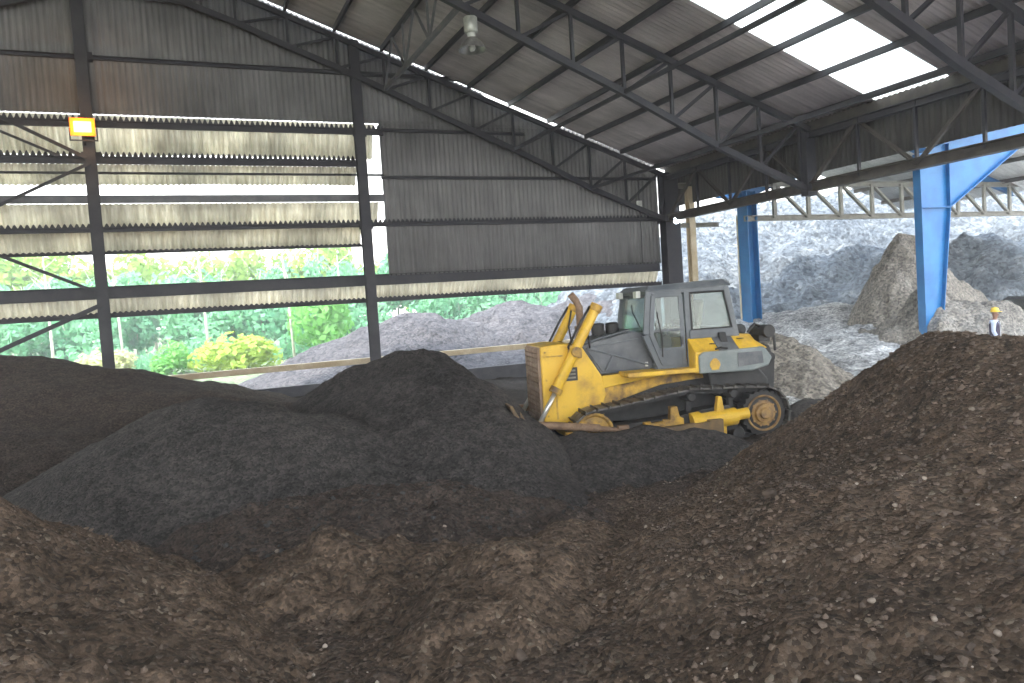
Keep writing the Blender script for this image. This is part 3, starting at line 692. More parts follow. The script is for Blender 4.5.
for x, y, w, z, l, mt in ((21.42, 28.5, .30, 7.7, 'tan steel post between the corner column and farther blue frame', 'beam_tan'), (24.2, 28.5, .28, 6.4, 'cream post close beside the farther blue frame', 'cream_paint')):
    m = MB(); m.ibeam((x, y, -.3), (x, y, z), w, w, .03, (0, 1, 0)); tag(m.build('steel_post', M[mt]), l, 'post', None, 'thing')

# ------------------------------------------------------------------ bulldozer
M['hub_soiled'] = pmat('soiled_hub', (.40, .24, .08), (.16, .10, .055), 4., .7, lo=.4, hi=.62)
M['grille_dust'] = pmat('dust_caked_grille', (.27, .185, .135), (.40, .29, .21), 5., .9, bmp=.4, bscale=50)
M['blade_steel'] = pmat('soil_caked_blade', (.10, .075, .05), (.22, .14, .06), 3., .8)
T = thing('bulldozer', 'yellow crawler bulldozer with grey cab pushing black compost', 'bulldozer', (10.885, 13.28, -.03), math.radians(166.5))
def part(mb, name, mat, parent=None, bevel=.015, smooth=False, label=None):
    o = mb.build(name, M[mat], parent or T, bevel, smooth)
    if label: o['label'] = label
    return o
# hull
m = MB(); m.xz([(4.2, .62), (4.2, 1.0), (3.2, 1.50), (.1, 1.44), (.3, 1.34), (1.9, 1.22), (2.9, .95), (3.2, .62)], -.64, .64); mf = part(m, 'main_frame', 'yellow_dirty')
m = MB(); m.xz([(3.25, .58), (2.9, .97), (1.9, 1.24), (.3, 1.36), (-.25, 1.2), (-.3, .75), (.1, .5)], -.62, .62); part(m, 'shaded_hull', 'black_rubber', mf)  # lower hull coloured black for the shade behind the track
m = MB()
for s in (-1, 1):
    m.hexa([(.42, s * .6, 1.47), (2.75, s * .6, 1.47), (2.75, s * 1.2, 1.47), (.42, s * 1.2, 1.47)], [(.42, s * .6, 1.56), (2.75, s * .6, 1.56), (2.75, s * 1.2, 1.56), (.42, s * 1.2, 1.56)])
    m.xz([(3.12, 1.25), (1.9, 1.42), (1.9, 1.56), (3.12, 1.5)], s * .64, s * .70)
part(m, 'fender', 'yellow')
# nose
nose = [(4.34, .62), (4.34, 2.17), (3.95, 2.20), (3.52, 2.15), (3.12, 1.50), (3.05, 1.12), (3.3, .62)]
m = MB(); m.xz(nose, -.70, .70); no = part(m, 'nose_guard', 'yellow', bevel=.03)
m = MB()
for s in (-1, 1):
    m.xz([(4.05, .72), (4.05, 1.55), (4.085, 1.55), (4.085, .72)], s * .70, s * .712)
    m.xz([(3.9, 1.95), (4.3, 1.95), (4.3, 1.98), (3.9, 1.98)], s * .70, s * .712)
    for (a, b) in ((4.25, .8), (4.25, 1.5), (4.25, 2.05), (3.7, .8), (3.62, 2.02)):
        m.lathe([(0, s * .715), (.02, s * .715), (.022, s * .70)], (a, 0, b), 'y', 8)
part(m, 'nose_seam', 'yellow_dirty', no, 0)
m = MB()
for k in range(15): m.box((4.372, 0, .72 + k * .097), (.03, 1.26, .07))
for k in range(8): m.box((4.36, -.6 + k * 1.2 / 7, 1.4), (.05, .035, 1.44))
m.box((4.345, 0, 1.4), (.02, 1.3, 1.5)); part(m, 'radiator_grille', 'grille_dust', no, .004)
for s in (-1, 1):
    m = MB(); m.xz([(3.62, 1.46), (3.92, 1.46), (3.92, 1.72), (3.62, 1.72)], s * .70, s * .712); d = part(m, 'model_plate', 'black_rubber', no, 0, label='black model plate')
    m = MB()
    for z, a, b in ((1.66, 3.66, 3.88), (1.59, 3.66, 3.80), (1.52, 3.66, 3.88)): m.xz([(a, z - .018), (b, z - .018), (b, z + .018), (a, z + .018)], s * .712, s * .716)
    part(m, 'plate_marking', 'steel_pale', d, 0)
# hood
hood = [(3.50, 2.13), (3.12, 1.52), (1.92, 1.55), (2.22, 2.30), (2.40, 2.34)]
m = MB(); m.xz(hood, -.60, .60); ho = part(m, 'engine_hood', 'panel_grey', bevel=.03)
for s in (-1, 1):
    m = MB(); m.xz([(3.40, 2.06), (3.08, 1.57), (2.02, 1.60), (2.26, 2.20)], s * .60, s * .625); sp = part(m, 'side_panel', 'panel_grey', ho, .008)
    m = MB()
    for a, b in (((3.34, 2.06), (2.05, 1.63)), ((2.85, 1.9), (3.02, 1.6)), ((2.3, 2.18), (3.38, 2.07))):
        m.beam((a[0], s * .635, a[1]), (b[0], s * .635, b[1]), .03, .05, (0, 1, 0))
    part(m, 'panel_rib', 'cab_grey', sp, .005)
    m = MB(); m.box((2.16, s * .632, 1.66), (.06, .02, .09)); part(m, 'latch', 'white_paint', sp, .004)
m = MB(); m.xz([(3.45, 2.135), (2.4, 2.345), (2.4, 2.385), (3.45, 2.175)], -.45, .45); part(m, 'top_cover', 'cab_grey', ho)
# exhaust and intake
m = MB(); m.tube([(3.30, -.05, 2.1), (3.30, -.05, 2.88), (3.36, -.05, 3.02), (3.47, -.05, 3.16)], [.075, .075, .07, .075], 14); part(m, 'exhaust_pipe', 'rust', None, 0, True)
m = MB(); m.cyl((3.30, -.05, 2.1), (3.30, -.05, 2.5), .12); part(m, 'muffler', 'rust', None, .01)
for x, h in ((2.98, .20), (2.68, .20)):
    m = MB(); m.cyl((x, .12, 2.2), (x, .12, 2.32), .07, n=14); m.lathe([(0, 2.30), (.13, 2.30), (.135, 2.33), (.135, 2.30 + h), (.11, 2.33 + h), (0, 2.34 + h)], (x, .12, 0), 'z', 20); part(m, 'air_cleaner', 'black_rubber', None, 0)
# lift cylinders
for s in (1, -1):
    y = s * .86
    a, b, c = Vector((3.18, y, 2.92)), Vector((4.14, y, 1.26)), Vector((4.50, y * 1.02, .66))
    d = (b - a).normalized()
    m = MB(); m.tube([a, a + d * .04, b - d * .03, b], [.085, .10, .10, .085], 18); lc = part(m, 'lift_cylinder', 'yellow', None, 0, True)
    m = MB(); m.cyl(b - d * .12, b, .125, n=18); part(m, 'gland', 'yellow_dirty', lc, .008)
    m = MB(); m.cyl(a + d * .0, a + d * .14, .12, n=18); part(m, 'end_cap', 'yellow_dirty', lc, .008)
    m = MB(); m.cyl(b, c, .045, n=14); part(m, 'rod', 'chrome', lc, 0, True, 'bright steel rod')
    m = MB(); m.lathe([(0, -.07), (.09, -.07), (.09, .07), (0, .07)], tuple(c), 'y', 16); part(m, 'rod_eye', 'yellow_dirty', lc, .005)
    q = a + d * 1.02
    m = MB(); m.box((q.x - .02, s * .78, q.z), (.24, .22, .26)); m.lathe([(0, s * .1), (.1, s * .1), (.1, 0), (0, 0)], (q.x, s * .95, q.z), 'y', 16); part(m, 'trunnion', 'yellow_dirty', lc)
    m = MB(); o_ = Vector((.13, 0, .08)); m.tube([a + o_ * .8 + d * .1, a + o_ + d * .5, q + o_], .025, 8); m.tube([q + o_ * .9, q + Vector((-.1, -s * .15, .12)), q + Vector((-.28, -s * .3, -.05))], .028, 8)
    m.tube([a + d * .12 + Vector((.05, -s * .1, 0)), a + Vector((.2, -s * .14, -.45)), a + Vector((.15, -s * .16, -.85))], .02, 8)
    part(m, 'hydraulic_hose', 'black_rubber', lc, 0, True)
# blade
prof = [(5.16, .02), (5.02, .30), (4.97, .62), (5.02, .95), (5.16, 1.22), (5.22, 1.22), (5.10, .95), (5.05, .62), (5.10, .30), (5.24, .02)]
m = MB(); m.xz(prof, -1.9, 1.9); bl = part(m, 'blade', 'blade_steel', None, .01)
m = MB(); m.xz([(5.15, -.02), (5.24, -.02), (5.20, .22), (5.13, .22)], -1.93, 1.93); part(m, 'cutting_edge', 'track_steel', bl, .005)
m = MB(); m.xz([(4.93, .25), (4.93, .42), (5.04, .42), (5.06, .25)], -1.8, 1.8); m.xz([(4.93, .85), (4.93, .98), (5.04, .98), (5.0, .85)], -1.8, 1.8)
for y in (-1.85, -.95, 0, .95, 1.85): m.xz([(4.86, .2), (4.86, .8), (5.02, 1.1), (5.02, .2)], y - .02, y + .02)
part(m, 'back_rib', 'blade_steel', bl, .005)
for s in (1, -1):
    m = MB(); m.beam((4.92, s * 1.52, .30), (1.25, s * 1.48, .42), .16, .24); m.box((1.15, s * 1.42, .42), (.3, .26, .3)); m.box((4.86, s * 1.52, .30), (.16, .26, .34)); part(m, 'push_arm', 'blade_steel')
    m = MB(); m.tube([(4.90, s * 1.40, .78), (4.3, s * 1.42, .72), (3.45, s * 1.46, .60)], .075, 14); m.cyl((3.45, s * 1.46, .6), (3.05, s * 1.48, .52), .05, n=12)
    m.box((3.0, s * 1.48, .50), (.2, .14, .24)); part(m, 'tilt_brace', 'rust', None, .006)
    m = MB(); m.box((4.05, s * 1.5, .47), (.16, .16, .22)); m.box((3.95, s * 1.5, .38), (.1, .2, .3)); part(m, 'brace_clamp', 'yellow_dirty')
# tracks
def track(s):
    yc = s * 1.04; W = .56
    SP, ID = (0., .56), (3.46, .47)
    pts = []
    def arc(c, r, a0, a1, n):
        for k in range(n + 1):
            a = math.radians(a0 + (a1 - a0) * k / n); pts.append((c[0] + r * math.cos(a), c[1] + r * math.sin(a)))
    arc(SP, .50, 270, 95, 14)
    pts.extend([(.5, 1.10), (1.05, 1.12), (1.5, 1.14)]); pts.extend([(2.1, 1.07), (2.8, .96)])
    arc(ID, .42, 80, -90, 14)
    pts.append(pts[0])
    P = [Vector((a, 0, b)) for a, b in pts]
    seg = [(P[i + 1] - P[i]).length for i in range(len(P) - 1)]; tot = sum(seg); n = 42
    out = MB(); b = 0
    belt = MB()
    for i in range(len(P) - 1):
        d = (P[i + 1] - P[i]).normalized(); nn = Vector((-d.z, 0, d.x)); c = sum((Vector(p) for p in ((SP[0] + 1.6, 0, .6),)), Vector())
        if (P[i] - c).dot(nn) < 0: nn = -nn
        belt.hexa([tuple(P[i] + Vector((0, yc - .11, 0)) - nn * .09), tuple(P[i + 1] + Vector((0, yc - .11, 0)) - nn * .09), tuple(P[i + 1] + Vector((0, yc + .11, 0)) - nn * .09), tuple(P[i] + Vector((0, yc + .11, 0)) - nn * .09)],
                  [tuple(P[i] + Vector((0, yc - .11, 0))), tuple(P[i + 1] + Vector((0, yc - .11, 0))), tuple(P[i + 1] + Vector((0, yc + .11, 0))), tuple(P[i] + Vector((0, yc + .11, 0)))])
    for k in range(n):
        t = tot * k / n; i = 0
        while t > seg[i]: t -= seg[i]; i += 1
        d = (P[i + 1] - P[i]).normalized(); nn = Vector((-d.z, 0, d.x))
        if (P[i] - Vector((1.6, 0, .6))).dot(nn) < 0: nn = -nn
        c = P[i] + d * t + nn * .02 + Vector((0, yc, 0))
        R = Matrix((d, Vector((0, 1, 0)), nn)).transposed()
        out.box(c, (tot / n * .90, W, .035), R)
        out.box(c + nn * .03 + d * tot / n * .36, (.025, W, .04), R)
    tr = part(out, 'track', 'track_steel', None, .004)
    part(belt, 'track_chain', 'black_rubber', tr, 0)
    m = MB(); y0 = s * 1.0; e = s
    m.lathe([(0, e * .34), (.10, e * .34), (.12, e * .30), (.18, e * .29), (.2, e * .24), (.31, e * .22), (.34, e * .26), (.36, e * .26), (.37, e * .1), (.37, -e * .1), (0, -e * .1)], (SP[0], y0, SP[1]), 'y', 36)
    for k in range(10):
        a = 2 * PI * k / 10; m.lathe([(0, e * .25), (.022, e * .25), (.022, e * .2)], (SP[0] + .255 * math.cos(a), y0, SP[1] + .255 * math.sin(a)), 'y', 8)
    part(m, 'sprocket_hub', 'hub_soiled', tr, 0, False, 'soiled yellow hub of the rear sprocket')
    m = MB(); n_ = 46; ring = []
    for k in range(n_):
        a = 2 * PI * k / n_; r = .475 if k % 2 else .43; ring.append((SP[0] + r * math.cos(a), SP[1] + r * math.sin(a)))
    m.xz(ring, y0 - e * .05, y0 + e * .23); part(m, 'sprocket', 'black_rubber', tr, .004)
    m = MB(); m.lathe([(0, e * .2), (.1, e * .2), (.12, e * .12), (.30, e * .10), (.34, e * .14), (.38, e * .14), (.38, -e * .14), (0, -e * .14)], (ID[0], yc, ID[1]), 'y', 30); part(m, 'idler', 'yellow_dirty', tr, 0)
    m = MB(); m.xz([(.55, .30), (.55, .62), (.75, .78), (1.3, .74), (1.9, .64), (2.7, .60), (3.2, .55), (3.2, .36), (.9, .26)], yc - .2, yc + s * .2 if s > 0 else yc + .2); fr = part(m, 'track_frame', 'black_rubber', tr, .02)
    m = MB(); yo = yc + s * .24
    m.cyl((.62, yo, .56), (1.42, yo, .50), .17, n=20); m.cyl((1.36, yo, .50), (1.56, yo, .48), .22, n=20); m.cyl((.36, yo, .60), (.66, yo, .57), .11, n=16)
    m.xz([(.86, .6), (1.06, .6), (1.0, .98), (.92, .98)], yo - .06, yo + .06); m.box((1.0, yo, .34), (.3, .14, .2)); part(m, 'recoil_housing', 'yellow', fr, .01)
    m = MB(); m.xz([(1.72, .42), (2.1, .42), (2.12, .62), (2.0, .62), (1.98, .86), (1.84, .86), (1.80, .66), (1.72, .62)], yo - .08, yo + .06); m.cyl((2.1, yo, .52), (2.42, yo, .49), .08, n=14); m.cyl((2.38, yo, .49), (2.52, yo, .48), .13, n=16)
    m.beam((2.5, yo, .46), (3.25, yo, .42), .1, .12); part(m, 'guide_bracket', 'yellow_dirty', fr, .01)
    for k in range(7):
        x = .55 + k * .42; m = MB(); m.lathe([(0, .2), (.12, .2), (.15, .14), (.15, -.14), (.12, -.2), (0, -.2)], (x, yc, .20), 'y', 18); part(m, 'track_roller', 'black_rubber', tr, 0)
    for x in (1.5, .62):
        m = MB(); m.lathe([(0, .22), (.07, .22), (.09, .18), (.09, -.18), (0, -.2)], (x, yc, 1.0), 'y', 16); m.beam((x, yc, .7), (x, yc, .95), .1, .08); part(m, 'carrier_roller', 'black_rubber', tr, 0)
track(1); track(-1)
# rear deck and tank
m = MB(); m.yz([(1.2, 1.86), (.84, 2.13), (-.84, 2.13), (-1.2, 1.86), (-1.2, 1.45), (1.2, 1.45)], .02, 1.36); m.hexa([(-.22, -1.1, 1.84), (.02, -1.2, 1.84), (.02, 1.2, 1.84), (-.22, 1.1, 1.84)], [(-.1, -.8, 2.0), (.02, -.84, 2.13), (.02, .84, 2.13), (-.1, .8, 2.0)])
dk = part(m, 'rear_deck', 'yellow', None, .02)
m = MB(); m.box((.92, 1.05, 2.0), (.1, .1, .012)); m.box((.3, .98, 2.06), (.12, .08, .012)); m.tube([(.95, 1.22, 1.90), (.85, 1.26, 1.93), (.70, 1.24, 1.90)], .018, 8); part(m, 'grab_handle', 'black_rubber', dk, 0)
m = MB(); m.yz([(1.03, 1.98), (.85, 2.12), (.80, 2.22), (.95, 2.20)], .58, .72); part(m, 'filler_cap', 'black_rubber', dk, .01)
m = MB(); m.yz([(1.12, 1.94), (1.24, 1.86), (1.24, 1.80), (.82, 2.10), (.82, 2.15)], .44, .86); part(m, 'step_recess', 'panel_grey', dk, .006)
for s in (1, -1):
    m = MB(); m.xz([(1.30, 1.44), (1.30, 1.80), (1.2, 1.86), (-.08, 1.88), (-.24, 1.66), (-.16, 1.50), (.2, 1.42)], s * .70, s * 1.25); ft = part(m, 'fuel_tank', 'tank_grey', None, .03)
    m = MB(); m.xz([(.50, 1.52), (-.04, 1.56), (-.02, 1.80), (.50, 1.80)], s * 1.25, s * 1.262); part(m, 'access_panel', 'panel_grey', ft, .004)
    m = MB(); m.lathe([(0, s * 1.258), (.10, s * 1.258), (.11, s * 1.25)], (.98, 0, 1.60), 'y', 24); m.xz([(.90, 1.5), (1.06, 1.5), (1.02, 1.72), (.94, 1.72)], s * 1.25, s * 1.26); part(m, 'emblem', 'yellow', ft, 0, False, 'faded yellow emblem on the grey tank')
m = MB(); m.xz([(.9, 1.0), (1.0, 1.44), (-.1, 1.46), (-.32, 1.2), (-.28, .8), (.3, .7)], -.9, .9); part(m, 'transmission_case', 'black_rubber', None, .04)
m = MB(); m.xz([(-.2, 1.95), (-.45, 1.85), (-.55, 1.5), (-.5, .9), (-.25, .85), (-.2, 1.4)], -.75, -.6); m.xz([(-.2, 1.95), (-.45, 1.85), (-.55, 1.5), (-.5, .9), (-.25, .85), (-.2, 1.4)], .6, .75); m.cyl((-.42, -.85, 1.62), (-.42, .85, 1.62), .1, n=16); m.cyl((-.36, .3, 2.16), (-.36, .95, 2.16), .13, n=18); m.cyl((-.36, -.95, 2.16), (-.36, -.3, 2.16), .13, n=18)
m.box((-.3, 0, 2.02), (.24, 1.7, .14)); m.tube([(-.34, .85, 2.2), (-.48, .9, 2.05), (-.5, .88, 1.75)], .03, 8); m.tube([(-.3, .7, 2.25), (-.15, .75, 2.32), (.0, .72, 2.15)], .03, 8); part(m, 'ripper_mount', 'black_rubber', None, .01)
# cab
def cabside(s):
    return lambda x, z: (x, s * (.84 - max(0, z - 2.2) * .06), z)
def frame_bar(mb, s, a, b, w, d=.07):
    f_ = cabside(s); A, B = Vector(f_(*a)), Vector(f_(*b)); mb.beam(A, B, d, w, (1, 0, .3) if abs(a[0] - b[0]) < abs(a[1] - b[1]) else (0, 0, 1))
A0, A1, A2 = (1.93, 1.56), (2.22, 2.26), (2.10, 3.12)
cab = MB(); cab.box((1.3, 0, 1.60), (1.5, 1.66, .14)); cab.box((1.94, 0, 1.92), (.06, 1.62, .7)); cab.box((2.16, 0, 2.24), (.1, 1.64, .1)); cab.box((.33, 0, 2.2), (.07, 1.64, .18)); cab.box((.48, 0, 3.10), (.08, 1.55, .1)); cab.box((2.08, 0, 3.10), (.08, 1.55, .1))
for s in (1, -1):
    frame_bar(cab, s, A0, A1, .16); frame_bar(cab, s, A1, A2, .12)
    frame_bar(cab, s, (1.31, 1.5), (1.31, 3.12), .13); frame_bar(cab, s, (.31, 2.1), (.47, 3.12), .12)
    frame_bar(cab, s, (.33, 2.20), (1.31, 2.20), .18); frame_bar(cab, s, (.47, 3.10), (2.1, 3.10), .12)
    frame_bar(cab, s, (1.4, 1.58), (1.95, 1.58), .1)
cb = part(cab, 'cab', 'cab_grey', None, .015)
m = MB(); m.hexa([(.34, -.86, 3.14), (2.22, -.86, 3.10), (2.22, .86, 3.10), (.34, .86, 3.14)], [(.46, -.74, 3.28), (2.08, -.76, 3.22), (2.08, .76, 3.22), (.46, .74, 3.28)]); part(m, 'cab_roof', 'cab_grey', cb, .04)
for s in (1, -1):
    fs = cabside(s)
    def plate(poly, t0, t1):
        q = MB(); q.prism(poly, lambda x, z: tuple(Vector(fs(x, z)) + Vector((0, s * t0, 0))), lambda x, z: tuple(Vector(fs(x, z)) + Vector((0, s * t1, 0)))); return q
    d = MB()
    for a, b, w_ in (((1.46, 1.62), (1.46, 3.02), .09), ((1.90, 1.66), (2.12, 2.26), .09), ((2.12, 2.26), (2.02, 3.02), .09), ((1.44, 3.02), (2.04, 3.02), .09), ((1.45, 2.32), (2.10, 2.32), .05), ((1.45, 1.95), (2.02, 1.95), .05)):
        A, B = Vector(fs(*a)) + Vector((0, s * .04, 0)), Vector(fs(*b)) + Vector((0, s * .04, 0)); d.beam(A, B, .04, w_, (1, 0, .2) if abs(a[0] - b[0]) < abs(a[1] - b[1]) else (0, 0, 1))
    q = plate([(1.44, 1.60), (1.91, 1.62), (2.02, 1.95), (1.44, 1.95)], .02, .05); d.add(q.v, q.f)
    dr = part(d, 'door', 'cab_grey', cb, .008)
    q = plate([(1.50, 2.34), (2.08, 2.34), (1.99, 2.98), (1.50, 2.98)], .03, .04); part(q, 'door_window', 'glass', dr, 0)
    q = plate([(1.50, 1.97), (1.99, 1.97), (2.08, 2.30), (1.50, 2.30)], .03, .04); part(q, 'lower_window', 'glass', dr, 0)
    h_ = MB(); c_ = Vector(fs(1.5, 2.1)) + Vector((0, s * .08, 0)); h_.box(c_, (.05, .03, .16)); h_.tube([c_ + Vector((.42, 0, -.3)), c_ + Vector((.43, s * .05, .1)), c_ + Vector((.5, s * .05, .5)), c_ + Vector((.49, 0, .6))], .015, 6); part(h_, 'handle', 'black_rubber', dr, .003)
    q = plate([(.40, 2.29), (1.25, 2.29), (1.25, 3.03), (.52, 3.03)], -.01, 0.0); part(q, 'side_window', 'glass', cb, 0)
    g = MB()
    for a, b in (((.40, 2.29), (1.25, 2.29)), ((1.25, 2.29), (1.25, 3.03)), ((1.25, 3.03), (.52, 3.03)), ((.52, 3.03), (.40, 2.29))): g.tube([Vector(fs(*a)) + Vector((0, s * .02, 0)), Vector(fs(*b)) + Vector((0, s * .02, 0))], .022, 6)
    part(g, 'window_seal', 'black_rubber', cb, 0)
    for x_ in (2.2,):
        m = MB(); m.box((x_ + .06, s * .55, 3.06), (.1, .2, .14)); m.lathe([(0, 0), (.06, 0), (.07, -.04)], (x_ + .115, s * .55, 3.06), 'x', 14); part(m, 'work_lamp', 'galv', cb, .01)
m = MB(); m.hexa([(2.19, -.76, 2.30), (2.20, -.76, 2.30), (2.20, .76, 2.30), (2.19, .76, 2.30)], [(2.10, -.72, 3.05), (2.11, -.72, 3.05), (2.11, .72, 3.05), (2.10, .72, 3.05)]); part(m, 'windscreen', 'glass', cb, 0)
m = MB(); m.hexa([(.36, -.76, 2.30), (.37, -.76, 2.30), (.37, .76, 2.30), (.36, .76, 2.30)], [(.48, -.72, 3.05), (.49, -.72, 3.05), (.49, .72, 3.05), (.48, .72, 3.05)]); part(m, 'rear_window', 'glass', cb, 0)
m = MB(); m.tube([(2.24, .66, 2.36), (2.24, .2, 2.7), (2.19, .0, 2.85)], .012, 6); part(m, 'wiper', 'black_rubber', cb, 0)
m = MB(); m.box((1.05, 0, 1.95), (.5, .55, .55)); m.box((1.06, 0, 2.28), (.52, .52, .12)); m.hexa([(.78, -.25, 2.3), (.9, -.25, 2.3), (.9, .25, 2.3), (.78, .25, 2.3)], [(.66, -.2, 2.86), (.76, -.2, 2.86), (.76, .2, 2.86), (.66, .2, 2.86)]); part(m, 'seat', 'fabric_brown', cb, .04)
m = MB(); m.box((1.85, 0, 2.05), (.2, 1.1, .5)); m.box((1.72, .42, 2.0), (.3, .2, .4))
for y in (-.4, -.2, .0, .2, .4): m.lathe([(0, -.01), (.06, -.01), (.065, .0)], (1.745, y, 2.2), 'x', 12)
part(m, 'dashboard', 'black_rubber', cb, .015)
m = MB()
for y, x in ((.36, 1.5), (.46, 1.62), (-.42, 1.5)): m.tube([(x, y, 1.95), (x + .04, y, 2.25), (x + .02, y, 2.38)], .018, 8); m.lathe([(0, -.04), (.035, -.03), (.04, 0), (.03, .04), (0, .05)], (x + .02, y, 2.4), 'z', 10)
part(m, 'control_lever', 'steel_pale', cb, 0, True)
m = MB(); m.box((.86, -.3, 2.42), (.5, .3, .12)); m.tube([(1.18, .8, 2.35), (1.18, .78, 3.0)], .02, 6); part(m, 'armrest', 'steel_pale', cb, .03)

# ------------------------------------------------------------------ worker
def worker(loc, rz):
    t = thing('person', 'worker in yellow hard hat, pale shirt and dark vest standing behind the brown heap', 'person', loc, rz)
    def skin(name, joints, edges, mat, root=0, lv=2):
        me = bpy.data.meshes.new(name); me.from_pydata([j[0] for j in joints], edges, []); me.update()
        o = bpy.data.objects.new(name, me); C.objects.link(o); o.parent = t; me.materials.append(M[mat])
        o.modifiers.new('s', 'SKIN'); 
        if not me.skin_vertices: 
            bm = bmesh.new(); bm.from_mesh(me); bm.verts.layers.skin.verify(); bm.to_mesh(me); bm.free()
        for i, j in enumerate(joints):
            sv = me.skin_vertices[0].data[i]; sv.radius = (j[1], j[2] if len(j) > 2 else j[1]); sv.use_root = (i == root)
        sb = o.modifiers.new('u', 'SUBSURF'); sb.levels = lv; sb.render_levels = lv
        for m_ in o.modifiers:
            if m_.type == 'SKIN': m_.use_smooth_shade = True
        return o
    # x = facing direction
    J = [((0, 0, .95), .15, .11), ((0, 0, 1.12), .13, .10), ((0, 0, 1.32), .16, .11), ((0, 0, 1.45), .10, .08), ((0.01, 0, 1.52), .055), ((.03, 0, 1.60), .075, .08), ((.02, 0, 1.70), .085, .095), ((.02, 0, 1.77), .06, .07)]
    E_ = [(0, 1), (1, 2), (2, 3), (3, 4), (4, 5), (5, 6), (6, 7)]
    def chain(start, pts):
        p = start
        for q in pts: J.append(q); E_.append((p, len(J) - 1)); p = len(J) - 1
        return p
    for s in (1, -1):
        chain(0, [((0, s * .10, .88), .095), ((.02, s * .11, .50), .065), ((-.01, s * .12, .10), .045), ((.02, s * .12, .05), .045), ((.16, s * .13, .035), .04, .035)])
        h = chain(3, [((-.01, s * .19, 1.42), .065), ((-.02, s * .25, 1.15), .05), ((.10, s * .24, .92), .038), ((.13, s * .235, .88), .03), ((.15, s * .23, .83), .032, .02)])
        for k in range(4):
            y = s * (.23 + (.022 * (k - 1.5))); L_ = (.075, .085, .08, .065)[k]
            chain(h, [((.165, y, .80), .010), ((.175, y, .80 - L_ * .5), .009), ((.165, y, .80 - L_), .008)])
        chain(len(J) - 13, [((.175, s * .20, .85), .011), ((.195, s * .19, .81), .009)])
    skin('body', J, E_, 'skin_tone')
    # clothes following the body
    K = [((0, 0, .96), .17, .13), ((0, 0, 1.12), .155, .12), ((0, 0, 1.32), .185, .13), ((0, 0, 1.45), .12, .095)]
    Ek = [(0, 1), (1, 2), (2, 3)]
    for s in (1, -1):
        b_ = len(K); K += [((-.01, s * .19, 1.42), .08), ((-.02, s * .255, 1.15), .064), ((.09, s * .245, .945), .05)]; Ek += [(3, b_), (b_, b_ + 1), (b_ + 1, b_ + 2)]
    skin('shirt', K, Ek, 'shirt')
    K = [((0, 0, .92), .155, .12)]; Ek = []
    for s in (1, -1):
        b_ = len(K); K += [((0, s * .10, .86), .11), ((.02, s * .11, .50), .085), ((-.01, s * .12, .12), .07)]; Ek += [(0, b_), (b_, b_ + 1), (b_ + 1, b_ + 2)]
    skin('trousers', K, Ek, 'trousers')
    m = MB(); m.lathe([(.155, .98), (.19, 1.0), (.185, 1.15), (.205, 1.32), (.17, 1.43), (.10, 1.47)], (0, 0, 0), 'z', 24)
    for i, v in enumerate(m.v): m.v[i] = (v[0] * .78, v[1] * 1.03, v[2])
    o = m.build('vest', M['vest'], t, 0, True, .012)
    m = MB()
    for s in (-1, 1): m.beam((.148, s * .1, 1.0), (.15, s * .1, 1.42), .035, .008, (1, 0, 0)); m.beam((-.148, s * .1, 1.0), (-.15, s * .1, 1.42), .035, .008, (1, 0, 0))
    m.build('reflective_band', M['white_paint'], o)
    m = MB(); m.lathe([(.0, 1.865), (.05, 1.86), (.09, 1.835), (.118, 1.79), (.125, 1.745), (.123, 1.735)], (.02, 0, 0), 'z', 24); m.box((.165, 0, 1.74), (.10, .17, .012)); m.tube([(-.08, 0, 1.85), (.02, 0, 1.874), (.12, 0, 1.84)], .014, 6)
    m.build('hard_hat', M['hat'], t, 0, True)
    m = MB()
    for s in (-1, 1): m.lathe([(0, -.012), (.012, -.008), (.014, 0), (.012, .008), (0, .012)], (.105, s * .033, 1.69), 'z', 10)
    m.build('eye', M['white_paint'], t, 0, True)
    m = MB(); m.hexa([(.10, -.012, 1.685), (.11, -.012, 1.685), (.11, .012, 1.685), (.10, .012, 1.685)], [(.09, -.018, 1.645), (.135, -.016, 1.645), (.135, .016, 1.645), (.09, .018, 1.645)])
    m.build('nose', M['skin_tone'], t, .006, True)
    m = MB(); m.box((.103, 0, 1.612), (.02, .05, .012)); m.build('mouth', M['lip'], t, .005, True)
    m = MB()
    for s in (-1, 1): m.lathe([(0, -.03), (.015, -.02), (.02, 0), (.015, .02), (0, .03)], (.02, s * .098, 1.675), 'z', 10)
    m.build('ear', M['skin_tone'], t, 0, True)
    m = MB()
    for s in (-1, 1): m.hexa([(-.06, s * .12 - .05, -.0), (.22, s * .13 - .05, 0), (.22, s * .13 + .05, 0), (-.06, s * .12 + .05, 0)], [(-.05, s * .12 - .045, .12), (.12, s * .13 - .045, .08), (.12, s * .13 + .045, .08), (-.05, s * .12 + .045, .12)])
    m.build('boot', M['black_rubber'], t, .02)
M['skin_tone'] = pmat('skin_tone', (.26, .13, .08), (.32, .17, .11), 6., .6)
M['lip'] = pmat('lip', (.25, .09, .07), None, 6., .6)
M['shirt'] = pmat('pale_blue_shirt', (.50, .56, .72), (.6, .66, .8), 5., .9)
M['vest'] = pmat('dark_violet_vest', (.05, .04, .075), (.08, .065, .1), 5., .9)
M['trousers'] = pmat('grey_trousers', (.16, .15, .15), (.22, .2, .19), 5., .9)
M['hat'] = pmat('yellow_hard_hat', (.85, .58, .04), (.8, .52, .03), 5., .35)
worker((23.25, 16.0, .75 - .68), math.radians(-60))

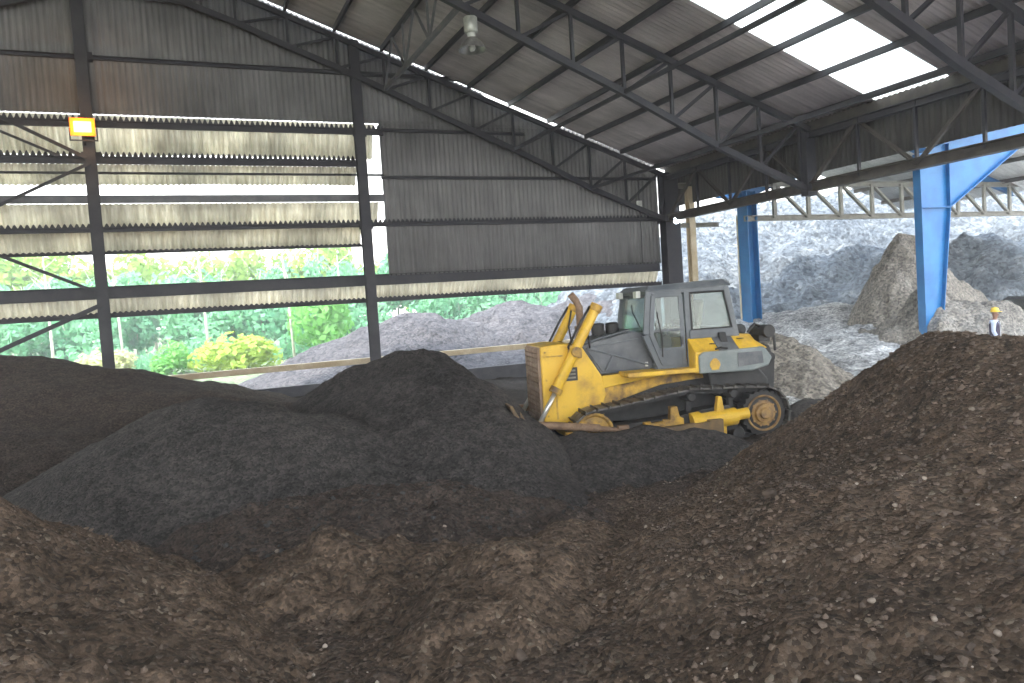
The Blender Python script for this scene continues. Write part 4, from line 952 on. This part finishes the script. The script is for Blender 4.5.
# ------------------------------------------------------------------ trees
def crown_mesh(name, n, rx, rz, leaf, seed, lobes=7):
    r = np.random.RandomState(seed)
    cs = [(0, 0, 0, 1)] + [(rx * .55 * math.cos(a), rx * .55 * math.sin(a), rz * b, s_) for a, b, s_ in zip(r.rand(lobes) * 2 * PI, r.uniform(-.55, .6, lobes), r.uniform(.45, .7, lobes))]
    vs, fs = [], []
    for k in range(n):
        c = cs[r.randint(len(cs))]; d = r.normal(size=3); d /= np.linalg.norm(d); q = .75 + .3 * r.rand()
        p = np.array(c[:3]) + d * q * c[3] * np.array((rx * .8, rx * .8, rz * .8))
        a = r.normal(size=3); a -= d * (a @ d) * .6; a /= np.linalg.norm(a); b = np.cross(d + .5 * r.normal(size=3), a); b /= np.linalg.norm(b) + 1e-6
        s1, s2 = leaf * (.6 + .8 * r.rand()), leaf * .6 * (.6 + .8 * r.rand()); i = len(vs)
        vs += [tuple(p - a * s1), tuple(p + b * s2), tuple(p + a * s1), tuple(p - b * s2)]; fs.append((i, i + 1, i + 2, i + 3))
    me = bpy.data.meshes.new(name); me.from_pydata(vs, [], fs); me.update(); return me
def trunk_mesh(h, r, seed, branches=5):
    rr = random.Random(seed); m = MB()
    pts = [(rr.uniform(-.15, .15) * k, rr.uniform(-.15, .15) * k, h * k / 4 - (.6 if k == 0 else 0)) for k in range(5)]
    m.tube(pts, [r, r * .85, r * .7, r * .5, r * .25], 7)
    for k in range(branches):
        z = h * rr.uniform(.45, .9); a = rr.uniform(0, 2 * PI); L_ = h * rr.uniform(.15, .28)
        m.tube([(0, 0, z), (math.cos(a) * L_ * .6, math.sin(a) * L_ * .6, z + L_ * .5), (math.cos(a) * L_, math.sin(a) * L_, z + L_)], [r * .4, r * .28, r * .1], 5)
    o = m.build('trunk_tmp', M['bark_pale'], None, 0, True); me = o.data; bpy.data.objects.remove(o); return me
CM = [crown_mesh('crown_a', 1500, 2.6, 3.6, .32, 1), crown_mesh('crown_b', 1500, 3.1, 3.0, .34, 2), crown_mesh('crown_c', 1300, 2.2, 4.2, .30, 3)]
TM = [trunk_mesh(8.2, .16, 1), trunk_mesh(7.4, .18, 2), trunk_mesh(9.4, .14, 3)]
CMAT = {}
def crown_for(i, mat):
    if (i, mat) not in CMAT:
        me = CM[i].copy(); me.materials.clear(); me.materials.append(M[mat]); CMAT[(i, mat)] = me
    return CMAT[(i, mat)]
def tree(x, y, z, s, i, mat, label, group=None, name='forest_tree', hs=1., cz=None):
    t = thing(name, label, 'tree', (x, y, z), rnd.uniform(0, 6.28), group); t.scale = (s, s, s * hs)
    c = bpy.data.objects.new('crown', crown_for(i, mat)); C.objects.link(c); c.parent = t; c.location = (0, 0, (5.6, 5.2, 6.2)[i] if cz is None else cz)
    k = bpy.data.objects.new('trunk', TM[i]); C.objects.link(k); k.parent = t
    if cz is not None: k.scale = (.7, .7, cz / 5.)
    return t
DT = 'teal green forest tree in the dense wood beyond the gable wall'
LT = 'lime green treetop of the far wood under the white sky'
rnd.seed(11)
for row, (y, n, x0, x1, s, mat, l, g) in enumerate(((68, 25, -16, 46, .78, 'leaf_teal', DT, 'trees of the dense wood'), (74, 26, -18, 52, .92, 'leaf_teal', DT, 'trees of the dense wood'), (84, 34, -22, 62, 1.13, 'leaf_lime', LT, 'treetops of the far wood'))):
    for k in range(n):
        x = x0 + (x1 - x0) * (k + rnd.uniform(.15, .85)) / n
        tree(x, y + rnd.uniform(-2.2, 2.2), -.3 + (y - 30) * .008, s * rnd.uniform(.85, 1.16), rnd.randrange(3), mat, l, g, cz=None if row else rnd.uniform(3.2, 4.4))
# trees that stand out
for x, y, s, i, mat, hs, cz, l in ((3.6, 55, .92, 1, 'leaf_yellow', .62, 2.2, 'bright yellow green round bush by the tan rail, largest of the bushes'),
                            (-.2, 56, .62, 2, 'leaf_green', .62, 3.2, 'fresh green cone shaped bush between the lamp column and the yellow bush'),
                            (-4.6, 58, .66, 1, 'leaf_pale', .66, 2.6, 'pale straw coloured bush behind the foot of the lamp column'),
                            (10.2, 60, .95, 0, 'leaf_green', .95, 3.4, 'fresh green tree standing behind the yellow bush')):
    tree(x, y, -.3, s, i, mat, l, None, 'bush', hs, cz)
# bare pale stems before the wood
for px, y, h, l in ((-3.4, 62, 8.0, 'bare pale tree stem close beside the lamp column'), (2.3, 61, 9.5, 'tall bare pale tree stem just before the green cone bush'), (8.2, 60, 8.5, 'thin bare pale stem between yellow bush and grey heap'), (12.4, 62, 8., 'bare pale stem standing behind the grey heap slope'), (-7.5, 60, 8.5, 'bare leaning pale stem at the near edge of the wood')):
    t = thing('bare_tree', l, 'tree', (px, y, -.2))
    m = MB(); q = rnd.uniform(-.3, .3); m.tube([(0, 0, -.4), (q * .4, 0, h * .4), (q, .1, h * .75), (q * 1.5, .1, h)], [.11, .09, .07, .03], 7); m.build('trunk', M['bark_pale'], t, 0, True)
    for k in range(7):
        m = MB(); z = h * rnd.uniform(.5, .97); a = rnd.uniform(0, 6.28); L_ = rnd.uniform(.5, 1.3); m.tube([(q * z / h, .05, z), (q * z / h + math.cos(a) * L_, math.sin(a) * L_, z + L_ * .8)], [.04, .012], 5); m.build('branch', M['bark_pale'], t, 0, True)

# tangled undergrowth filling the foot of the wood
r_ = np.random.RandomState(4); vs, fs = [], []
for k in range(9000):
    x, y = r_.uniform(-20, 50), r_.uniform(61.5, 66); z = -.3 + abs(r_.normal()) * 1.0 * (1 + .5 * math.sin(x * .9)) + .2; a = r_.normal(size=3); a /= np.linalg.norm(a); b = r_.normal(size=3); b /= np.linalg.norm(b); q = .28 * (.6 + .8 * r_.rand()); i = len(vs); p = np.array((x, y, z))
    vs += [tuple(p - a * q), tuple(p + b * q * .6), tuple(p + a * q), tuple(p - b * q * .6)]; fs.append((i, i + 1, i + 2, i + 3))
m = MB(); m.v, m.f = vs, fs
tag(m.build('undergrowth', M['leaf_teal']), 'blue green tangle of undergrowth at the foot of the wood', 'undergrowth', None, 'stuff')

# ------------------------------------------------------------------ stones that can be told apart
M['pebble'] = pmat('buff_stone', (.30, .25, .20), (.20, .16, .13), 9., .9, bmp=.4)
def stone(x, y, s, label, h, seed, mat='stone', cat='stone'):
    r = random.Random(seed); bm = bmesh.new(); bmesh.ops.create_icosphere(bm, subdivisions=2, radius=1)
    for v in bm.verts:
        d = v.co.normalized(); k = 1 + .22 * math.sin(d.x * 3 + seed) * math.cos(d.y * 2.5 + seed * 2) + r.uniform(-.09, .09)
        v.co = Vector((d.x * k, d.y * k * .8, d.z * k * .62)) * s
    me = bpy.data.meshes.new('stone'); bm.to_mesh(me); bm.free(); me.materials.append(M[mat])
    for p in me.polygons: p.use_smooth = True
    o = bpy.data.objects.new('stone', me); C.objects.link(o)
    o.location = (x, y, float(h(np.array([x]), np.array([y]))[0]) + s * .3); o.rotation_euler = (r.uniform(-.3, .3), r.uniform(-.3, .3), r.uniform(0, 6))
    tag(o, label, cat, None, 'thing')
def top_h(*hs): return lambda X, Y: np.maximum.reduce([q(X, Y) for q in hs] + [ground_h(X, Y)])
HR = top_h(hright); HF = top_h(hm1, hm2, hm3, hright)
for i, (x, y, s, l, h, mt) in enumerate((
    (4.21, 3.83, .050, 'largest pale pinkish stone low on the brown heap', HR, 'stone'),
    (3.59, 3.39, .040, 'pale stone at the lower border, under the largest pinkish stone', HR, 'stone'),
    (4.23, 3.37, .042, 'flat pale stone low on the brown heap, beyond the pinkish one towards the border', HR, 'stone'),
    (4.32, 3.02, .050, 'buff angular stone by the side border low on the brown heap', HR, 'stone'),
    (7.51, 5.44, .062, 'pale stone high on the brown heap under the worker', HR, 'stone'),
    (6.52, 5.45, .070, 'brown grey lump halfway up the brown heap, below the crest stone', HR, 'clod'),
    (5.59, 6.34, .10, 'big dark brown clod on the shoulder of the brown heap facing the bulldozer', HR, 'clod'),
    (5.58, 4.78, .050, 'buff stone in the middle of the brown heap face', HR, 'stone'),
    (4.54, 6.07, .065, 'brown lump at the foot of the brown heap', HR, 'clod'),
    (4.95, 7.34, .055, 'grey stone at the toe of the brown heap beside the trodden track', HF, 'stone'),
    (3.03, 9.55, .045, 'lone pale stone on the low ridge before the black mound', HF, 'stone'),
    (.96, 9.93, .055, 'white stone on the brown hummock below the black mound', HF, 'stone'),
    (.67, 8.72, .050, 'white stone in the hollow beside the near corner bank', HF, 'stone'),
    (2.42, 5.82, .080, 'dark rounded lump on the curved ridge near the lower border', HF, 'clod'),
    (1.87, 7.98, .035, 'small bright stone in the middle of the trodden hollow', HF, 'stone'))):
    stone(x, y, s * (.62 if mt == 'stone' else .8), l, h, i + 3, 'pebble' if mt == 'stone' else mt)


# ------------------------------------------------------------------ haze volume added for the veiling glare
hm_, nt, b, nd, ln = new_mat('glare_haze'); nd.remove(b)
vs_ = nd.new('ShaderNodeVolumeScatter'); vs_.inputs['Color'].default_value = (.93, .95, 1., 1); vs_.inputs['Density'].default_value = HAZE; vs_.inputs['Anisotropy'].default_value = .35
ln.new(vs_.outputs[0], nd['Material Output'].inputs['Volume']); M['haze'] = hm_
m = MB(); m.box((20, 52, 22), (190, 150, 46))
tag(m.build('glare_haze', M['haze']), 'thin pale haze added through shed and yard for the veil of glare', 'haze', None, 'stuff')

# ------------------------------------------------------------------ light and camera
w = bpy.data.worlds.new('hazy_sky'); bpy.context.scene.world = w; w.use_nodes = True
nd, ln = w.node_tree.nodes, w.node_tree.links; bg = nd['Background']
tc = nd.new('ShaderNodeTexCoord'); sx = nd.new('ShaderNodeSeparateXYZ'); ln.new(tc.outputs['Generated'], sx.inputs[0])
r = ramp(nd, [(.0, (1., 1., .98)), (.25, (.95, .98, 1.)), (1., (.62, .78, 1.))]); ln.new(sx.outputs[2], r.inputs[0]); ln.new(r.outputs[0], bg.inputs[0])
bg.inputs[1].default_value = 2.0
sd = bpy.data.lights.new('sun', 'SUN'); sd.energy = 3.2; sd.color = (1, .95, .86); sd.angle = math.radians(4)
so = bpy.data.objects.new('sun', sd); C.objects.link(so)
so.rotation_euler = Vector((.75, .32, -.95)).to_track_quat('-Z', 'Y').to_euler()

F = 775.; YAW = math.radians(23.5); PT = math.radians(2.73); RL = math.radians(3.72)
f = Vector((math.sin(YAW) * math.cos(PT), math.cos(YAW) * math.cos(PT), -math.sin(PT)))
r0 = Vector((math.cos(YAW), -math.sin(YAW), 0)); u0 = r0.cross(f)
up = u0 * math.cos(RL) + r0 * math.sin(RL); ri = r0 * math.cos(RL) - u0 * math.sin(RL)
cd = bpy.data.cameras.new('camera'); cam = bpy.data.objects.new('camera', cd); C.objects.link(cam)
cd.sensor_fit = 'HORIZONTAL'; cd.sensor_width = 36; cd.lens = F / 1024 * 36; cd.clip_end = 600; cd.clip_start = .05
mw = Matrix((ri, up, -f)).transposed().to_4x4(); mw.translation = Vector((0, 0, 3.0)); cam.matrix_world = mw
sc = bpy.context.scene; sc.camera = cam
sc.view_settings.view_transform = 'Standard'; sc.view_settings.look = 'None'; sc.view_settings.gamma = 1; sc.view_settings.use_curve_mapping = False
sc.view_settings.exposure = 1.5
sc.cycles.max_bounces = 10; sc.cycles.diffuse_bounces = 6; sc.cycles.transparent_max_bounces = 12
sc.cycles.sample_clamp_indirect = 8
